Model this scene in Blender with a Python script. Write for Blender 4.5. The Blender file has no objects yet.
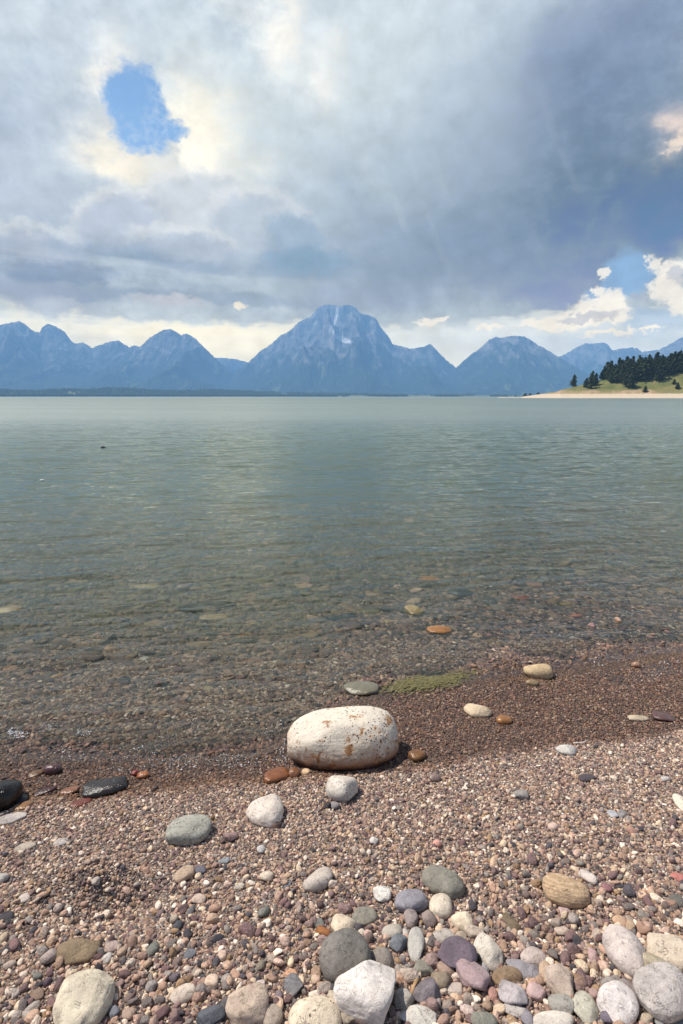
import bpy, bmesh, math, random
import numpy as np
from mathutils import Vector, Matrix, Euler

SEED = 7
rng = np.random.default_rng(SEED)
random.seed(SEED)
C = bpy.context.scene.collection
sc = bpy.context.scene

# ------------------------------------------------------------------ camera
W, H, F = 683, 1024, 569.0
PITCH = math.atan(115.5 / F)            # looking a little down: horizon above the middle
CAM = np.array([0.0, 0.0, 1.60])
cam_d = bpy.data.cameras.new('camera')
cam = bpy.data.objects.new('camera', cam_d); C.objects.link(cam)
cam.location = CAM
cam.rotation_euler = (math.pi / 2 - PITCH, 0, 0)
cam_d.sensor_fit = 'VERTICAL'; cam_d.sensor_height = 36.0; cam_d.lens = 36.0 * F / H
cam_d.clip_start = 0.05; cam_d.clip_end = 120000
sc.camera = cam

def ray(px, py):
    cx, cy = px - W / 2, H / 2 - py
    sp, cp = math.sin(PITCH), math.cos(PITCH)
    d = np.array([cx, F * cp + cy * sp, -F * sp + cy * cp])
    return d / np.linalg.norm(d)
def azel(px, py):
    d = ray(px, py)
    return math.atan2(d[0], d[1]), math.asin(d[2])
def on_plane(px, py, z=0.0):
    d = ray(px, py)
    return CAM + d * ((z - CAM[2]) / d[2])

# ------------------------------------------------------------------ numpy noise
def _hash(ix, iy, seed):
    h = (ix.astype(np.int64) * 374761393 + iy.astype(np.int64) * 668265263 + seed * 974634777) & 0xFFFFFFFF
    h = ((h ^ (h >> 13)) * 1274126177) & 0xFFFFFFFF
    h = h ^ (h >> 16)
    return (h & 0xFFFFFF) / float(0xFFFFFF)
def vnoise(x, y, seed=0):
    x = np.asarray(x, float); y = np.asarray(y, float)
    ix = np.floor(x); iy = np.floor(y); fx = x - ix; fy = y - iy
    ux = fx * fx * fx * (fx * (fx * 6 - 15) + 10); uy = fy * fy * fy * (fy * (fy * 6 - 15) + 10)
    a = _hash(ix, iy, seed); b = _hash(ix + 1, iy, seed); c = _hash(ix, iy + 1, seed); d = _hash(ix + 1, iy + 1, seed)
    return (a + (b - a) * ux) * (1 - uy) + (c + (d - c) * ux) * uy
def fbm(x, y, oct=4, seed=0, gain=0.5):
    s = 0; a = 1; t = 0
    for i in range(oct):
        s = s + a * vnoise(x * 2 ** i + 17.3 * i, y * 2 ** i - 9.1 * i, seed + i); t += a; a *= gain
    return s / t
def ridged(x, y, oct=5, seed=0, gain=0.5):
    s = 0; a = 1; t = 0; w = 1
    for i in range(oct):
        n = 1 - np.abs(2 * vnoise(x * 2 ** i + 31.7 * i, y * 2 ** i + 5.3 * i, seed + i) - 1)
        n = n * n * w; w = np.clip(n * 1.6, 0, 1)
        s = s + a * n; t += a; a *= gain
    return s / t
def sstep(a, b, x):
    t = np.clip((x - a) / (b - a), 0, 1); return t * t * (3 - 2 * t)

# ------------------------------------------------------------------ object helpers
def mesh_from(name, verts, faces, smooth=True):
    me = bpy.data.meshes.new(name)
    verts = np.asarray(verts, dtype=np.float32)
    me.vertices.add(len(verts)); me.vertices.foreach_set('co', verts.ravel())
    if isinstance(faces, np.ndarray):
        n, k = faces.shape
        me.loops.add(n * k); me.polygons.add(n)
        me.loops.foreach_set('vertex_index', faces.astype(np.int32).ravel())
        me.polygons.foreach_set('loop_start', (np.arange(n) * k).astype(np.int32))
        me.polygons.foreach_set('loop_total', np.full(n, k, dtype=np.int32))
        if smooth: me.polygons.foreach_set('use_smooth', np.ones(n, dtype=bool))
        me.update(calc_edges=True)
    else:
        me.from_pydata([], [], []) if False else None
        bm = bmesh.new()
        vs = [bm.verts.new(v) for v in verts]
        for f in faces:
            bm.faces.new([vs[i] for i in f]).smooth = smooth
        bm.to_mesh(me); bm.free()
    me.validate()
    return me
def obj(name, me, m=None, parent=None):
    o = bpy.data.objects.new(name, me); C.objects.link(o)
    if m is not None and not me.materials: me.materials.append(m)
    if parent is not None: o.parent = parent
    return o
def tag(o, label=None, cat=None, group=None, kind=None):
    if label: o['label'] = label
    if cat: o['category'] = cat
    if group: o['group'] = group
    if kind: o['kind'] = kind
    return o
def grid_faces(nr, nc):
    r, c = np.meshgrid(np.arange(nr - 1), np.arange(nc - 1), indexing='ij')
    a = (r * nc + c).ravel()
    return np.stack([a, a + 1, a + nc + 1, a + nc], axis=1)
def fattr(me, name, data, domain='POINT', kind='FLOAT'):
    at = me.attributes.new(name, kind, domain)
    at.data.foreach_set('vector' if kind == 'FLOAT_VECTOR' else 'value', np.ascontiguousarray(data).ravel())
    return at

# ------------------------------------------------------------------ node helpers
def lin(c):
    c = np.asarray(c, float) / 255.0
    return np.where(c <= 0.04045, c / 12.92, ((c + 0.055) / 1.055) ** 2.4)
class NT:
    """a small builder round a node tree: every method returns an output socket"""
    def __init__(self, tree): self.t = tree
    def node(self, typ, ins=None, **props):
        n = self.t.nodes.new(typ)
        for k, v in props.items(): setattr(n, k, v)
        for k, v in (ins or {}).items(): self.put(n.inputs[k], v)
        return n
    def put(self, sock, v):
        if isinstance(v, bpy.types.NodeSocket): self.t.links.new(v, sock)
        elif v is not None:
            if sock.type == 'RGBA' and not np.isscalar(v): v = (*v[:3], 1.0)
            sock.default_value = v
    def m(self, op, a, b=None, c=None, clamp=False):
        n = self.node('ShaderNodeMath', operation=op); n.use_clamp = clamp
        self.put(n.inputs[0], a)
        if b is not None: self.put(n.inputs[1], b)
        if c is not None: self.put(n.inputs[2], c)
        return n.outputs[0]
    def vm(self, op, a, b=None, scale=None):
        n = self.node('ShaderNodeVectorMath', operation=op)
        self.put(n.inputs[0], a)
        if b is not None: self.put(n.inputs[1], b)
        if scale is not None: self.put(n.inputs['Scale'], scale)
        return n.outputs[0]
    def mix(self, f, a, b, blend='MIX'):
        n = self.node('ShaderNodeMix', data_type='RGBA', blend_type=blend)
        self.put(n.inputs[0], f); self.put(n.inputs[6], a); self.put(n.inputs[7], b)
        return n.outputs[2]
    def rng(self, v, a, b, c=0.0, d=1.0, smooth=False):
        n = self.node('ShaderNodeMapRange', interpolation_type='SMOOTHSTEP' if smooth else 'LINEAR')
        self.put(n.inputs[0], v)
        for i, q in enumerate((a, b, c, d)): self.put(n.inputs[i + 1], q)
        return n.outputs[0]
    def noise(self, vec, scale, detail=3, rough=0.5, dist=0.0, out=0):
        n = self.node('ShaderNodeTexNoise', {'Scale': scale, 'Detail': detail, 'Roughness': rough, 'Distortion': dist})
        if vec is not None: self.put(n.inputs['Vector'], vec)
        return n.outputs[out]
    def voro(self, vec, scale, feature='F1', out=0, rand=1.0):
        n = self.node('ShaderNodeTexVoronoi', {'Scale': scale, 'Randomness': rand}, feature=feature)
        if vec is not None: self.put(n.inputs['Vector'], vec)
        return n.outputs[out]
    def ramp(self, f, stops, interp='LINEAR'):
        n = self.node('ShaderNodeValToRGB'); r = n.color_ramp; r.interpolation = interp
        while len(r.elements) < len(stops): r.elements.new(0.5)
        for e, (p, c) in zip(r.elements, stops): e.position = p; e.color = (*c[:3], 1)
        self.put(n.inputs[0], f)
        return n.outputs[0]
    def attr(self, name, typ='GEOMETRY', out='Fac'):
        return self.node('ShaderNodeAttribute', attribute_name=name, attribute_type=typ).outputs[out]
    def bump(self, h, strength=0.5, dist=0.01, normal=None):
        n = self.node('ShaderNodeBump', {'Strength': strength, 'Distance': dist, 'Height': h})
        if normal is not None: self.put(n.inputs['Normal'], normal)
        return n.outputs[0]
    def sep(self, v):
        return self.node('ShaderNodeSeparateXYZ', {0: v}).outputs
    def comb(self, x, y, z):
        return self.node('ShaderNodeCombineXYZ', {0: x, 1: y, 2: z}).outputs[0]
def material(name):
    m = bpy.data.materials.new(name); m.use_nodes = True
    m.node_tree.nodes.clear()
    nt = NT(m.node_tree)
    out = nt.node('ShaderNodeOutputMaterial')
    return m, nt, out
def principled(nt, out, **ins):
    p = nt.node('ShaderNodeBsdfPrincipled')
    for k, v in ins.items(): nt.put(p.inputs[k.replace('_', ' ')], v)
    nt.t.links.new(p.outputs[0], out.inputs[0])
    return p

HAZE_D = 1.0e-4; HAZE_TOP = 1950.0; HAZE_C = (.28, .56, 1.0); EXPO = 0.35; HAZE_J = (.145, .325, .62)
# ------------------------------------------------------------------ sun
SUN_EL = math.radians(57); SUN_AZ = math.radians(-74)      # azimuth from +Y towards +X: the sun stands left, a little ahead
sd = np.array([math.sin(SUN_AZ) * math.cos(SUN_EL), math.cos(SUN_AZ) * math.cos(SUN_EL), math.sin(SUN_EL)])
L = bpy.data.lights.new('sun', 'SUN'); L.energy = 5.0; L.angle = math.radians(0.53); L.color = (1.0, 0.93, 0.83)
sun = bpy.data.objects.new('sun', L); C.objects.link(sun)
sun.rotation_euler = Vector(sd).to_track_quat('Z', 'Y').to_euler(); sun.location = (-30, 8, 60)
# ------------------------------------------------------------------ sky: Nishita behind a broken cloud deck (all in compass direction and height)
world = bpy.data.worlds.new('World'); sc.world = world; world.use_nodes = True
world.node_tree.nodes.clear()
nt = NT(world.node_tree)
SKY = 0.10
sky = nt.node('ShaderNodeTexSky', sky_type='NISHITA', sun_disc=False, sun_elevation=SUN_EL, sun_rotation=SUN_AZ,
              altitude=2000, air_density=1.0, dust_density=0.6, ozone_density=1.5)
D = nt.node('ShaderNodeTexCoord').outputs['Generated']
dx, dy, dz = nt.sep(D)
DEG = 180 / math.pi
az = nt.m('MULTIPLY', nt.m('ARCTAN2', dx, dy), DEG)
el = nt.m('MULTIPLY', nt.m('ARCSINE', dz), DEG)
UV = nt.comb(az, el, 0.0)
def cnoise(su, sv, detail=5, rough=0.55, dist=0.0, off=0.0):
    v = nt.comb(nt.m('MULTIPLY_ADD', az, su, off), nt.m('MULTIPLY_ADD', el, sv, off * 0.7), off)
    return nt.noise(v, 1.0, detail, rough, dist)
nA = cnoise(0.10, 0.16, 6, 0.58, 0.3, 3.1)        # broad billows
nB = cnoise(0.10, 0.16, 6, 0.58, 0.3, 11.7)
nC = cnoise(0.45, 0.6, 6, 0.6, 0.2, 5.3)          # small billows
nD = cnoise(0.45, 0.6, 6, 0.6, 0.2, 23.9)
nS = cnoise(0.035, 0.42, 5, 0.55, 0.6, 8.8)       # long flat streaks
def warped(amt, small):
    u = nt.m('MULTIPLY_ADD', nt.m('SUBTRACT', nA, 0.5), amt, nt.m('MULTIPLY_ADD', nt.m('SUBTRACT', nC, 0.5), small, az))
    v = nt.m('MULTIPLY_ADD', nt.m('SUBTRACT', nB, 0.5), amt * 0.7, nt.m('MULTIPLY_ADD', nt.m('SUBTRACT', nD, 0.5), small * 0.8, el))
    return u, v
WU, WV = warped(11.0, 3.0)
SU, SV = warped(3.0, 2.4)
def ell(px, py, w, h, tilt=0.0, soft=True):
    """normalised squared distance from an elliptical cloud patch"""
    a0, e0 = (math.degrees(q) for q in azel(px, py))
    ax = math.degrees(azel(px + 1, py)[0]) - a0; ey = e0 - math.degrees(azel(px, py + 1)[1])
    su, sv = w * ax, h * ey
    U, V = (WU, WV) if soft else (SU, SV)
    du = nt.m('SUBTRACT', U, a0); dv = nt.m('SUBTRACT', V, e0)
    t = math.radians(tilt); c, s = math.cos(t), math.sin(t)
    p = nt.m('ADD', nt.m('MULTIPLY', du, c), nt.m('MULTIPLY', dv, s))
    q = nt.m('SUBTRACT', nt.m('MULTIPLY', dv, c), nt.m('MULTIPLY', du, s))
    p = nt.m('DIVIDE', p, su); q = nt.m('DIVIDE', q, sv)
    return nt.m('MULTIPLY_ADD', p, p, nt.m('MULTIPLY', q, q))
def soft(px, py, w, h, tilt=0.0):
    return nt.m('EXPONENT', nt.m('MULTIPLY', ell(px, py, w, h, tilt), -1.0))
def hard(px, py, w, h, tilt=0.0, a=0.55, b=1.15):
    return nt.rng(ell(px, py, w, h, tilt, False), a, b, 1.0, 0.0, True)
def cc(r, g, b, k=1.0): return tuple(lin((r, g, b)) * k / 2 ** EXPO)

# the deck: pale blue-grey, mottled
nF = cnoise(1.3, 1.7, 5, 0.62, 0.2, 31.0)
nG = cnoise(1.3, 1.7, 5, 0.62, 0.2, 47.0)
FU = nt.m('MULTIPLY_ADD', nt.m('SUBTRACT', nF, 0.5), 1.6, SU); FV = nt.m('MULTIPLY_ADD', nt.m('SUBTRACT', nG, 0.5), 1.3, SV)
def puff(px, py, w, h, tilt=0.0, a=0.35, b=1.25):
    """a small lumpy cumulus"""
    global SU, SV
    k = SU, SV; SU, SV = FU, FV
    r = hard(px, py, w, h, tilt, a, b); SU, SV = k
    return r
col = nt.mix(nt.rng(nA, 0.35, 0.68), cc(178, 196, 217), cc(206, 221, 233))
col = nt.mix(nt.m('MULTIPLY', nt.rng(nC, 0.42, 0.7), 0.25), col, cc(230, 236, 242))
def lay(mask, amount, c):
    global col
    col = nt.mix(nt.m('MULTIPLY', mask, amount, clamp=True), col, c)
lay(soft(10, 170, 120, 90), .6, cc(180, 194, 220))
lay(soft(320, 90, 160, 100, 15), .9, cc(220, 232, 238))
lay(soft(400, 200, 140, 100), .85, cc(168, 186, 206))
lay(soft(630, 20, 130, 70, 20), .95, cc(138, 157, 188))
lay(soft(590, 110, 100, 80, 30), .85, cc(120, 141, 176))
lay(soft(600, 205, 145, 80, 12), 1.0, cc(94, 124, 156))
lay(soft(655, 110, 70, 60, 20), .6, cc(118, 143, 176))
lay(soft(530, 240, 130, 42, 0), .85, cc(112, 140, 174))
lay(soft(450, 275, 170, 40), .85, cc(136, 158, 190))
lay(soft(560, 288, 60, 22), .7, cc(130, 148, 184))
lay(nt.m('MULTIPLY', soft(560, 170, 130, 120, 0), nt.rng(nC, .45, .62)), .25, cc(140, 158, 188))
# slanting shafts of rain and light
sh = nt.noise(nt.comb(nt.m('MULTIPLY', nt.m('MULTIPLY_ADD', el, .55, az), .17), nt.m('MULTIPLY', nt.m('MULTIPLY_ADD', az, -.5, el), .025), 4.0), 1.0, 4, .55)
lay(nt.m('MULTIPLY', soft(400, 190, 150, 150), nt.rng(sh, .50, .68, 0, 1, True)), .40, cc(210, 222, 230))
lay(nt.m('MULTIPLY', soft(430, 210, 150, 130), nt.rng(sh, .48, .34, 0, 1, True)), .35, cc(146, 166, 194))
# sunlit cream cloud round the gap and thin bright veils overhead
lay(puff(196, 150, 26, 24, -40, .2, 1.5), .9, cc(255, 252, 244, 1.04))
lay(soft(205, 135, 40, 42, -35), 1.0, cc(255, 251, 238, 1.02))
lay(soft(130, 152, 44, 20, -25), .95, cc(253, 246, 232))
lay(soft(108, 66, 22, 34, -25), .9, cc(252, 249, 243))
lay(soft(282, 26, 24, 40, -35), .95, cc(254, 252, 247))
lay(soft(330, 66, 20, 36, -45), .75, cc(246, 246, 244))
lay(soft(240, 12, 40, 16, -30), .5, cc(240, 244, 246))
lay(soft(50, 20, 60, 26, 0), .5, cc(226, 236, 244))
# heaps of grey cumulus under the gap, their tops still catching the light
def heap(px, py, w, h, tilt, c, k=.8, top=.5):
    lay(puff(px - 4, py - 9, w, h, tilt, .55, 1.15), min(1.0, top * 1.5), cc(236, 239, 242))
    lay(puff(px, py, w, h, tilt, .45, 1.25), k, c)
heap(200, 205, 62, 30, 8, cc(196, 207, 222), .7, .5)
heap(120, 225, 50, 34, 15, cc(176, 191, 216), .75, .4)
heap(262, 232, 52, 40, 0, cc(176, 193, 216), .7, .35)
heap(295, 242, 36, 28, -20, cc(148, 176, 206), .7, .12)
heap(40, 250, 60, 22, 0, cc(172, 186, 213), .7, .3)
heap(190, 252, 60, 20, 0, cc(176, 191, 216), .7, .3)
# the flat grey bases over the left peaks
lay(nt.m('MULTIPLY', soft(140, 274, 240, 30), nt.rng(nS, 0.32, 0.60)), 1.0, cc(138, 163, 194))
lay(hard(60, 272, 70, 9, 0, .1, 1.6), .65, cc(130, 154, 190))
lay(hard(310, 262, 48, 14, 0, .1, 1.6), .7, cc(132, 166, 200))
lay(hard(110, 296, 130, 9, 0, .2, 1.4), .7, cc(144, 166, 196))
lay(puff(60, 306, 60, 9, 0, .2, 1.4), .7, cc(176, 190, 214))
lay(puff(165, 304, 50, 8, 0, .2, 1.4), .8, cc(190, 200, 219))
lay(hard(20, 288, 60, 14, 0, .2, 1.4), .7, cc(160, 175, 206))
lay(hard(250, 300, 60, 9, -4, .2, 1.4), .7, cc(150, 172, 200))
lay(hard(375, 300, 90, 16, 0, .2, 1.5), .7, cc(150, 170, 200))
# bright clear strip above the mountains
strip = nt.m('MULTIPLY', nt.rng(nt.m('MULTIPLY_ADD', nt.m('SUBTRACT', nC, 0.5), 5.0, nt.m('MULTIPLY_ADD', nt.m('SUBTRACT', nS, 0.5), 5.0, el)), 6.1, 7.6, 1.0, 0.0, True), nt.rng(az, 26, 34, 1.0, 0.45, True))
lay(strip, .95, cc(233, 238, 241))
lay(nt.m('MULTIPLY', soft(190, 338, 130, 22), strip), 1.0, cc(254, 250, 240))
lay(nt.m('MULTIPLY', soft(440, 345, 90, 30), strip), .9, cc(222, 232, 242))
lay(nt.m('MULTIPLY', soft(600, 335, 120, 30), strip), .8, cc(204, 220, 240))
lay(puff(238, 306, 9, 4, 0), .8, cc(240, 234, 222))
lay(puff(170, 300, 30, 6, 0), .5, cc(196, 200, 214))
# rain curtains hanging from the storm cloud
lay(nt.m('MULTIPLY', soft(420, 315, 70, 26), nt.rng(nt.noise(nt.comb(nt.m('MULTIPLY', az, .5), nt.m('MULTIPLY', el, .03), 2.0), 1.0, 3), .35, .65)), .5, cc(176, 194, 216))
# gaps of blue
blue = nt.vm('MULTIPLY', sky.outputs[0], (SKY * 1.30, SKY * 1.45, SKY * 1.40))
hole = nt.m('MAXIMUM', puff(137, 108, 35, 53, 24, .50, 1.12), puff(163, 131, 28, 15, 0, .35, 1.2))
lay(hole, 1.0, blue)
veil = nt.m('MULTIPLY', nt.rng(nF, .42, .70), nt.rng(ell(125, 90, 30, 40, 30, False), .1, 1.2))
lay(nt.m('MULTIPLY', hole, veil), .55, cc(205, 224, 244))
lay(hard(627, 274, 26, 26, 20, .3, 1.6), .85, cc(138, 180, 226))
lay(hard(604, 292, 24, 10, 25, .4, 1.5), .7, cc(140, 180, 226))
lay(hard(655, 320, 40, 14, 0, .3, 1.6), .5, cc(150, 186, 228))
# cumulus on the right
for a in ((596, 308, 34, 14, 8), (575, 318, 46, 10, 4), (612, 298, 16, 13, 0), (672, 268, 24, 14, 20), (545, 324, 34, 6, 0), (616, 312, 14, 12, 0), (603, 268, 9, 5, 10), (600, 286, 8, 7, 0),
          (664, 282, 18, 18, 0), (678, 300, 16, 16, 0), (650, 262, 8, 9, 0), (430, 323, 17, 4.5, 0), (488, 329, 14, 4.2, 0), (606, 333, 32, 3.6, 0), (650, 330, 14, 3, 0)):
    lay(puff(*a), .9, cc(243, 240, 238))
for a in ((585, 316, 40, 5, 4), (676, 272, 14, 12, 0), (640, 296, 10, 4, 0)):
    lay(puff(*a), .6, cc(168, 180, 205))
# the sunlit rim of the storm cloud and its dark lobe at the right edge
lay(soft(676, 126, 16, 22, 35), 1.0, cc(226, 212, 208))
lay(puff(681, 140, 15, 9, 25), .9, cc(242, 226, 214))
lay(hard(676, 202, 50, 48, 20, .05, 1.7), .9, cc(96, 126, 156))
# behind and above the viewer the weather is fair: blue with loose cloud
away = nt.m('MAXIMUM', nt.rng(el, 33, 48, 0, 1, True), nt.rng(nt.m('ABSOLUTE', az), 48, 80, 0, 1, True))
fair = nt.mix(nt.rng(nA, .50, .64, 0, .8, True), nt.vm('SCALE', sky.outputs[0], scale=SKY * 1.0), cc(236, 238, 240))
col = nt.mix(away, col, fair)
# fine relief over every cloud
rel = nt.m('MULTIPLY_ADD', nt.m('SUBTRACT', nC, 0.5), 0.48, 1.0)
relief = nt.vm('SCALE', col, scale=rel)
col = nt.mix(hole, relief, col)
# low down the sky is seen through kilometres of haze: it is that much brighter beyond it
sinel = nt.m('MAXIMUM', nt.m('SINE', nt.m('DIVIDE', el, DEG)), .02)
tau = nt.m('MULTIPLY', nt.m('MINIMUM', nt.m('DIVIDE', HAZE_TOP, sinel), 20000.0), HAZE_D)
T = nt.m('EXPONENT', nt.m('MULTIPLY', tau, -1.0))
glow = nt.vm('SCALE', HAZE_J, scale=nt.m('SUBTRACT', 1.0, T))
col = nt.vm('MAXIMUM', nt.vm('SCALE', nt.vm('SUBTRACT', col, glow), scale=nt.m('DIVIDE', 1.0, T)), (.02, .02, .02))
col = nt.mix(nt.rng(el, -2.5, -0.5, 1.0, 0.0), col, (.10, .10, .10))
final = nt.vm('SCALE', col, scale=1.0 / SKY)
bg = nt.node('ShaderNodeBackground', {0: final, 1: SKY})
wo = nt.node('ShaderNodeOutputWorld')
nt.t.links.new(bg.outputs[0], wo.inputs[0])
world.cycles.sampling_method = 'MANUAL'; world.cycles.sample_map_resolution = 512
# ------------------------------------------------------------------ the lie of the land (water level z = 0)
def line(pts):
    w = np.array([on_plane(px, py, 0.0)[:2] for px, py in pts])
    o = np.argsort(w[:, 0]); w = w[o]
    return w
_ws = line([(0, 768), (90, 770), (170, 774), (240, 770), (300, 752), (335, 722), (378, 699), (450, 688), (540, 677), (620, 666), (683, 655)])
_wd = line([(0, 806), (70, 806), (140, 797), (270, 786), (360, 779), (430, 776), (480, 764), (560, 752), (683, 737)])
def _ext(w, x):
    x = np.asarray(x, float)
    y = np.interp(x, w[:, 0], w[:, 1])
    sl = (w[-1, 1] - w[-3, 1]) / (w[-1, 0] - w[-3, 0])
    y = y + np.where(x > w[-1, 0], np.minimum((x - w[-1, 0]), 6) * sl * 0.8, 0)
    y = y + np.where(x < w[0, 0], np.maximum(x - w[0, 0], -4) * 0.05, 0)
    return y
def y_shore(x): return _ext(_ws, x) + 0.035 * (fbm(np.asarray(x) * 5, 0.3 * np.asarray(x), 3, 91) - 0.5)
def y_dry(x): return np.minimum(_ext(_wd, x), _ext(_ws, x) - 0.05) + 0.03 * (fbm(np.asarray(x) * 6, 4.1 + 0 * np.asarray(x), 3, 92) - 0.5)
HOLLOW = on_plane(112, 893, 0.09)[:2]
def ground(x, y):
    x = np.asarray(x, float); y = np.asarray(y, float)
    ys = y_shore(x); yd = y_dry(x)
    t = y - ys
    wetz = 0.020 * np.clip(-t / np.maximum(ys - yd, 0.05), 0, 1)
    up = np.maximum(yd - y, 0)
    z = wetz + 0.075 * np.minimum(up, 3.0) + 0.02 * np.maximum(up - 3.0, 0)
    tt = np.maximum(t, 0)
    z = z - (0.055 * np.minimum(tt, 9) + 0.10 * np.clip(tt - 9, 0, 60) * 0.9 + 0.004 * np.clip(tt - 69, 0, 1000))
    near = np.exp(-(np.maximum(y - 3.5, 0) / 5.0) ** 2)
    # gentle lumps of the beach face, a little ridge of gravel above the wet line
    z = z + near * (0.022 * (fbm(x * 2.2, y * 2.2, 3, 5) - 0.5) + 0.012 * (fbm(x * 7, y * 7, 2, 15) - 0.5)) * sstep(0.0, 0.25, np.abs(t) + 0.05)
    # a scuffed hollow with a low rim on the far left side
    hx = (x - HOLLOW[0]) / 0.17; hy = (y - HOLLOW[1]) / 0.085
    z = z - 0.075 * np.exp(-(hx * hx + hy * hy)) + 0.034 * np.exp(-(((hx + 0.75) / .7) ** 2 + ((hy - 1.5) / .6) ** 2))
    return z
def wetness(x, y):
    """1 under water and on the freshly washed fringe, 0 on the dry beach"""
    yd = y_dry(x)
    return sstep(-0.035, 0.03, y - yd)
def hit(px, py, lift=0.0):
    d = ray(px, py); t = (CAM[2]) / -d[2] * 0.6
    lo, hi = 0.2, 400.0
    for _ in range(60):
        mid = 0.5 * (lo + hi); p = CAM + d * mid
        if p[2] > float(ground(p[0], p[1])) + lift: lo = mid
        else: hi = mid
    return CAM + d * hi

# the ground: one sheet from the beach under the lake to beyond the mountains
rows = np.concatenate([np.linspace(-3, 0.6, 12), np.linspace(0.64, 4.6, 230), 4.6 * np.geomspace(1.008, 4, 110), np.geomspace(20, 30000, 70)])
us = np.linspace(-1, 1, 340); us = us * (0.55 + 0.45 * us * us)
yy, uu = np.meshgrid(rows, us, indexing='ij')
xx = uu * (5.5 + np.maximum(yy, 0) * 1.6)
gz = ground(xx, yy)
me = mesh_from('ground', np.stack([xx, yy, gz], -1).reshape(-1, 3), grid_faces(*xx.shape))
fattr(me, 'wet', wetness(xx, yy)); fattr(me, 'deep', np.maximum(0, -gz))
m_gr, nt, out = material('gravelly_sand')
P = nt.node('ShaderNodeNewGeometry').outputs['Position']
wet = nt.attr('wet'); deep = nt.attr('deep')
n1 = nt.noise(P, 9.0, 4); vd = nt.voro(P, 190.0, out=0); vc = nt.voro(P, 190.0, out=1); n2 = nt.noise(P, 60.0, 3)
base = nt.ramp(nt.sep(vc)[0], [(0, (.10, .078, .068)), (.35, (.19, .15, .125)), (.6, (.14, .105, .10)), (.8, (.27, .215, .175)), (1, (.36, .30, .25))])
base = nt.mix(nt.rng(n1, .3, .7, 0, .5), base, (.20, .155, .12))
wetc = nt.mix(nt.rng(n2, .3, .7), (.06, .042, .034), (.115, .083, .068))
base = nt.mix(wet, base, wetc)
silt = nt.mix(nt.rng(nt.noise(P, 0.8, 4), .35, .65), (.075, .090, .060), (.12, .125, .08))
base = nt.mix(nt.rng(deep, .12, .5, 0, 1), base, silt)
principled(nt, out, Base_Color=base, Roughness=nt.rng(wet, 0, 1, .9, .35), Normal=nt.bump(nt.m('SUBTRACT', nt.m('MULTIPLY', n2, .6), vd), .9, .006))
ground_o = tag(obj('ground', me, m_gr), kind='structure')

# ------------------------------------------------------------------ water
wrows = np.concatenate([np.linspace(1.9, 4.4, 300), 4.4 * np.geomspace(1.004, 9, 420), np.geomspace(41, 15500, 90)])
wus = np.linspace(-1, 1, 560)
yy, uu = np.meshgrid(wrows, wus, indexing='ij')
xx = uu * (1.6 + yy * 0.95)
def waves(x, y):
    d = y
    amp = sstep(0, 1.4, y - y_shore(x))
    w1 = fbm(x * 1.5 + 0.5 * y, y * 5.2 - 0.9 * x, 3, 41, .5) - .5
    w2 = fbm(x * 4.2 + 1.6 * y, y * 13 - 3.2 * x, 3, 47, .55) - .5
    w3 = fbm(x * .5, y * 1.3 - .2 * x, 2, 53) - .5
    fade = 1 / (1 + (np.maximum(y - 26, 0) / 8) ** 2)
    far = 1 + sstep(5, 20, y) * 1.9
    z = (0.020 * w1 * far * fade * (0.30 + .7 * amp) + 0.013 * w2 * (0.35 + .65 * amp) * np.exp(-np.maximum(y - 7, 0) / 8) + 0.028 * w3 * fade * amp)
    return z
wz = waves(xx, yy)
t = yy - y_shore(xx)
lip = 0.005 * np.exp(-((t - 0.055) / 0.045) ** 2) * (0.5 + fbm(xx * 6, xx * 0, 2, 3))
lip2 = 0.005 * np.exp(-((t - 0.36 - .12 * fbm(xx * 1.4, xx * 0, 2, 8)) / 0.05) ** 2) * sstep(0.35, .6, fbm(xx * 1.1 + 4, xx * 0, 2, 12))
wz = wz + lip + lip2 + 0.003
gz = ground(xx, yy)
fc = grid_faces(*xx.shape)
keep = (gz.ravel()[fc] < wz.ravel()[fc] + 0.012).any(axis=1)
fc = fc[keep]
dpt = np.maximum(0, wz - gz).ravel()
thin = (dpt[fc] < .016).any(axis=1)
def water_mesh(name, f_):
    used = np.unique(f_); remap = np.full(xx.size, -1); remap[used] = np.arange(len(used))
    me = mesh_from(name, np.stack([xx, yy, wz], -1).reshape(-1, 3)[used], remap[f_])
    fattr(me, 'depth', dpt[used]); return me
me_film = water_mesh('water_film', fc[thin]); me = water_mesh('water', fc[~thin])
m_w, nt, out = material('lake_water')
P = nt.node('ShaderNodeNewGeometry').outputs['Position']
dep = nt.attr('depth')
px_, py_, pz_ = nt.sep(P)
# wind ripples: short crests lying across the view, coarser with the open lake
sv = nt.comb(nt.m('MULTIPLY', px_, 0.45), nt.m('MULTIPLY_ADD', px_, -0.18, py_), 0.0)
r1 = nt.noise(sv, 9.0, 4, .55, .4); r2 = nt.noise(sv, 2.1, 4, .55, .5); r3 = nt.noise(sv, 30.0, 3, .55)
gust = nt.noise(nt.comb(nt.m('MULTIPLY', px_, .02), nt.m('MULTIPLY', py_, .05), 0.0), 1.0, 3)
h = nt.m('ADD', nt.m('MULTIPLY', r1, .020), nt.m('MULTIPLY_ADD', r3, .0050, nt.m('MULTIPLY', r2, .085)))
farf = nt.rng(py_, 4, 30, 0.62, 1.0, True)
bn = nt.bump(h, nt.m('MULTIPLY', farf, nt.rng(gust, .3, .7, .85, 1.35)), 1.0)
fres = nt.node('ShaderNodeFresnel', {'IOR': 1.333, 'Normal': bn}).outputs[0]
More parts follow.
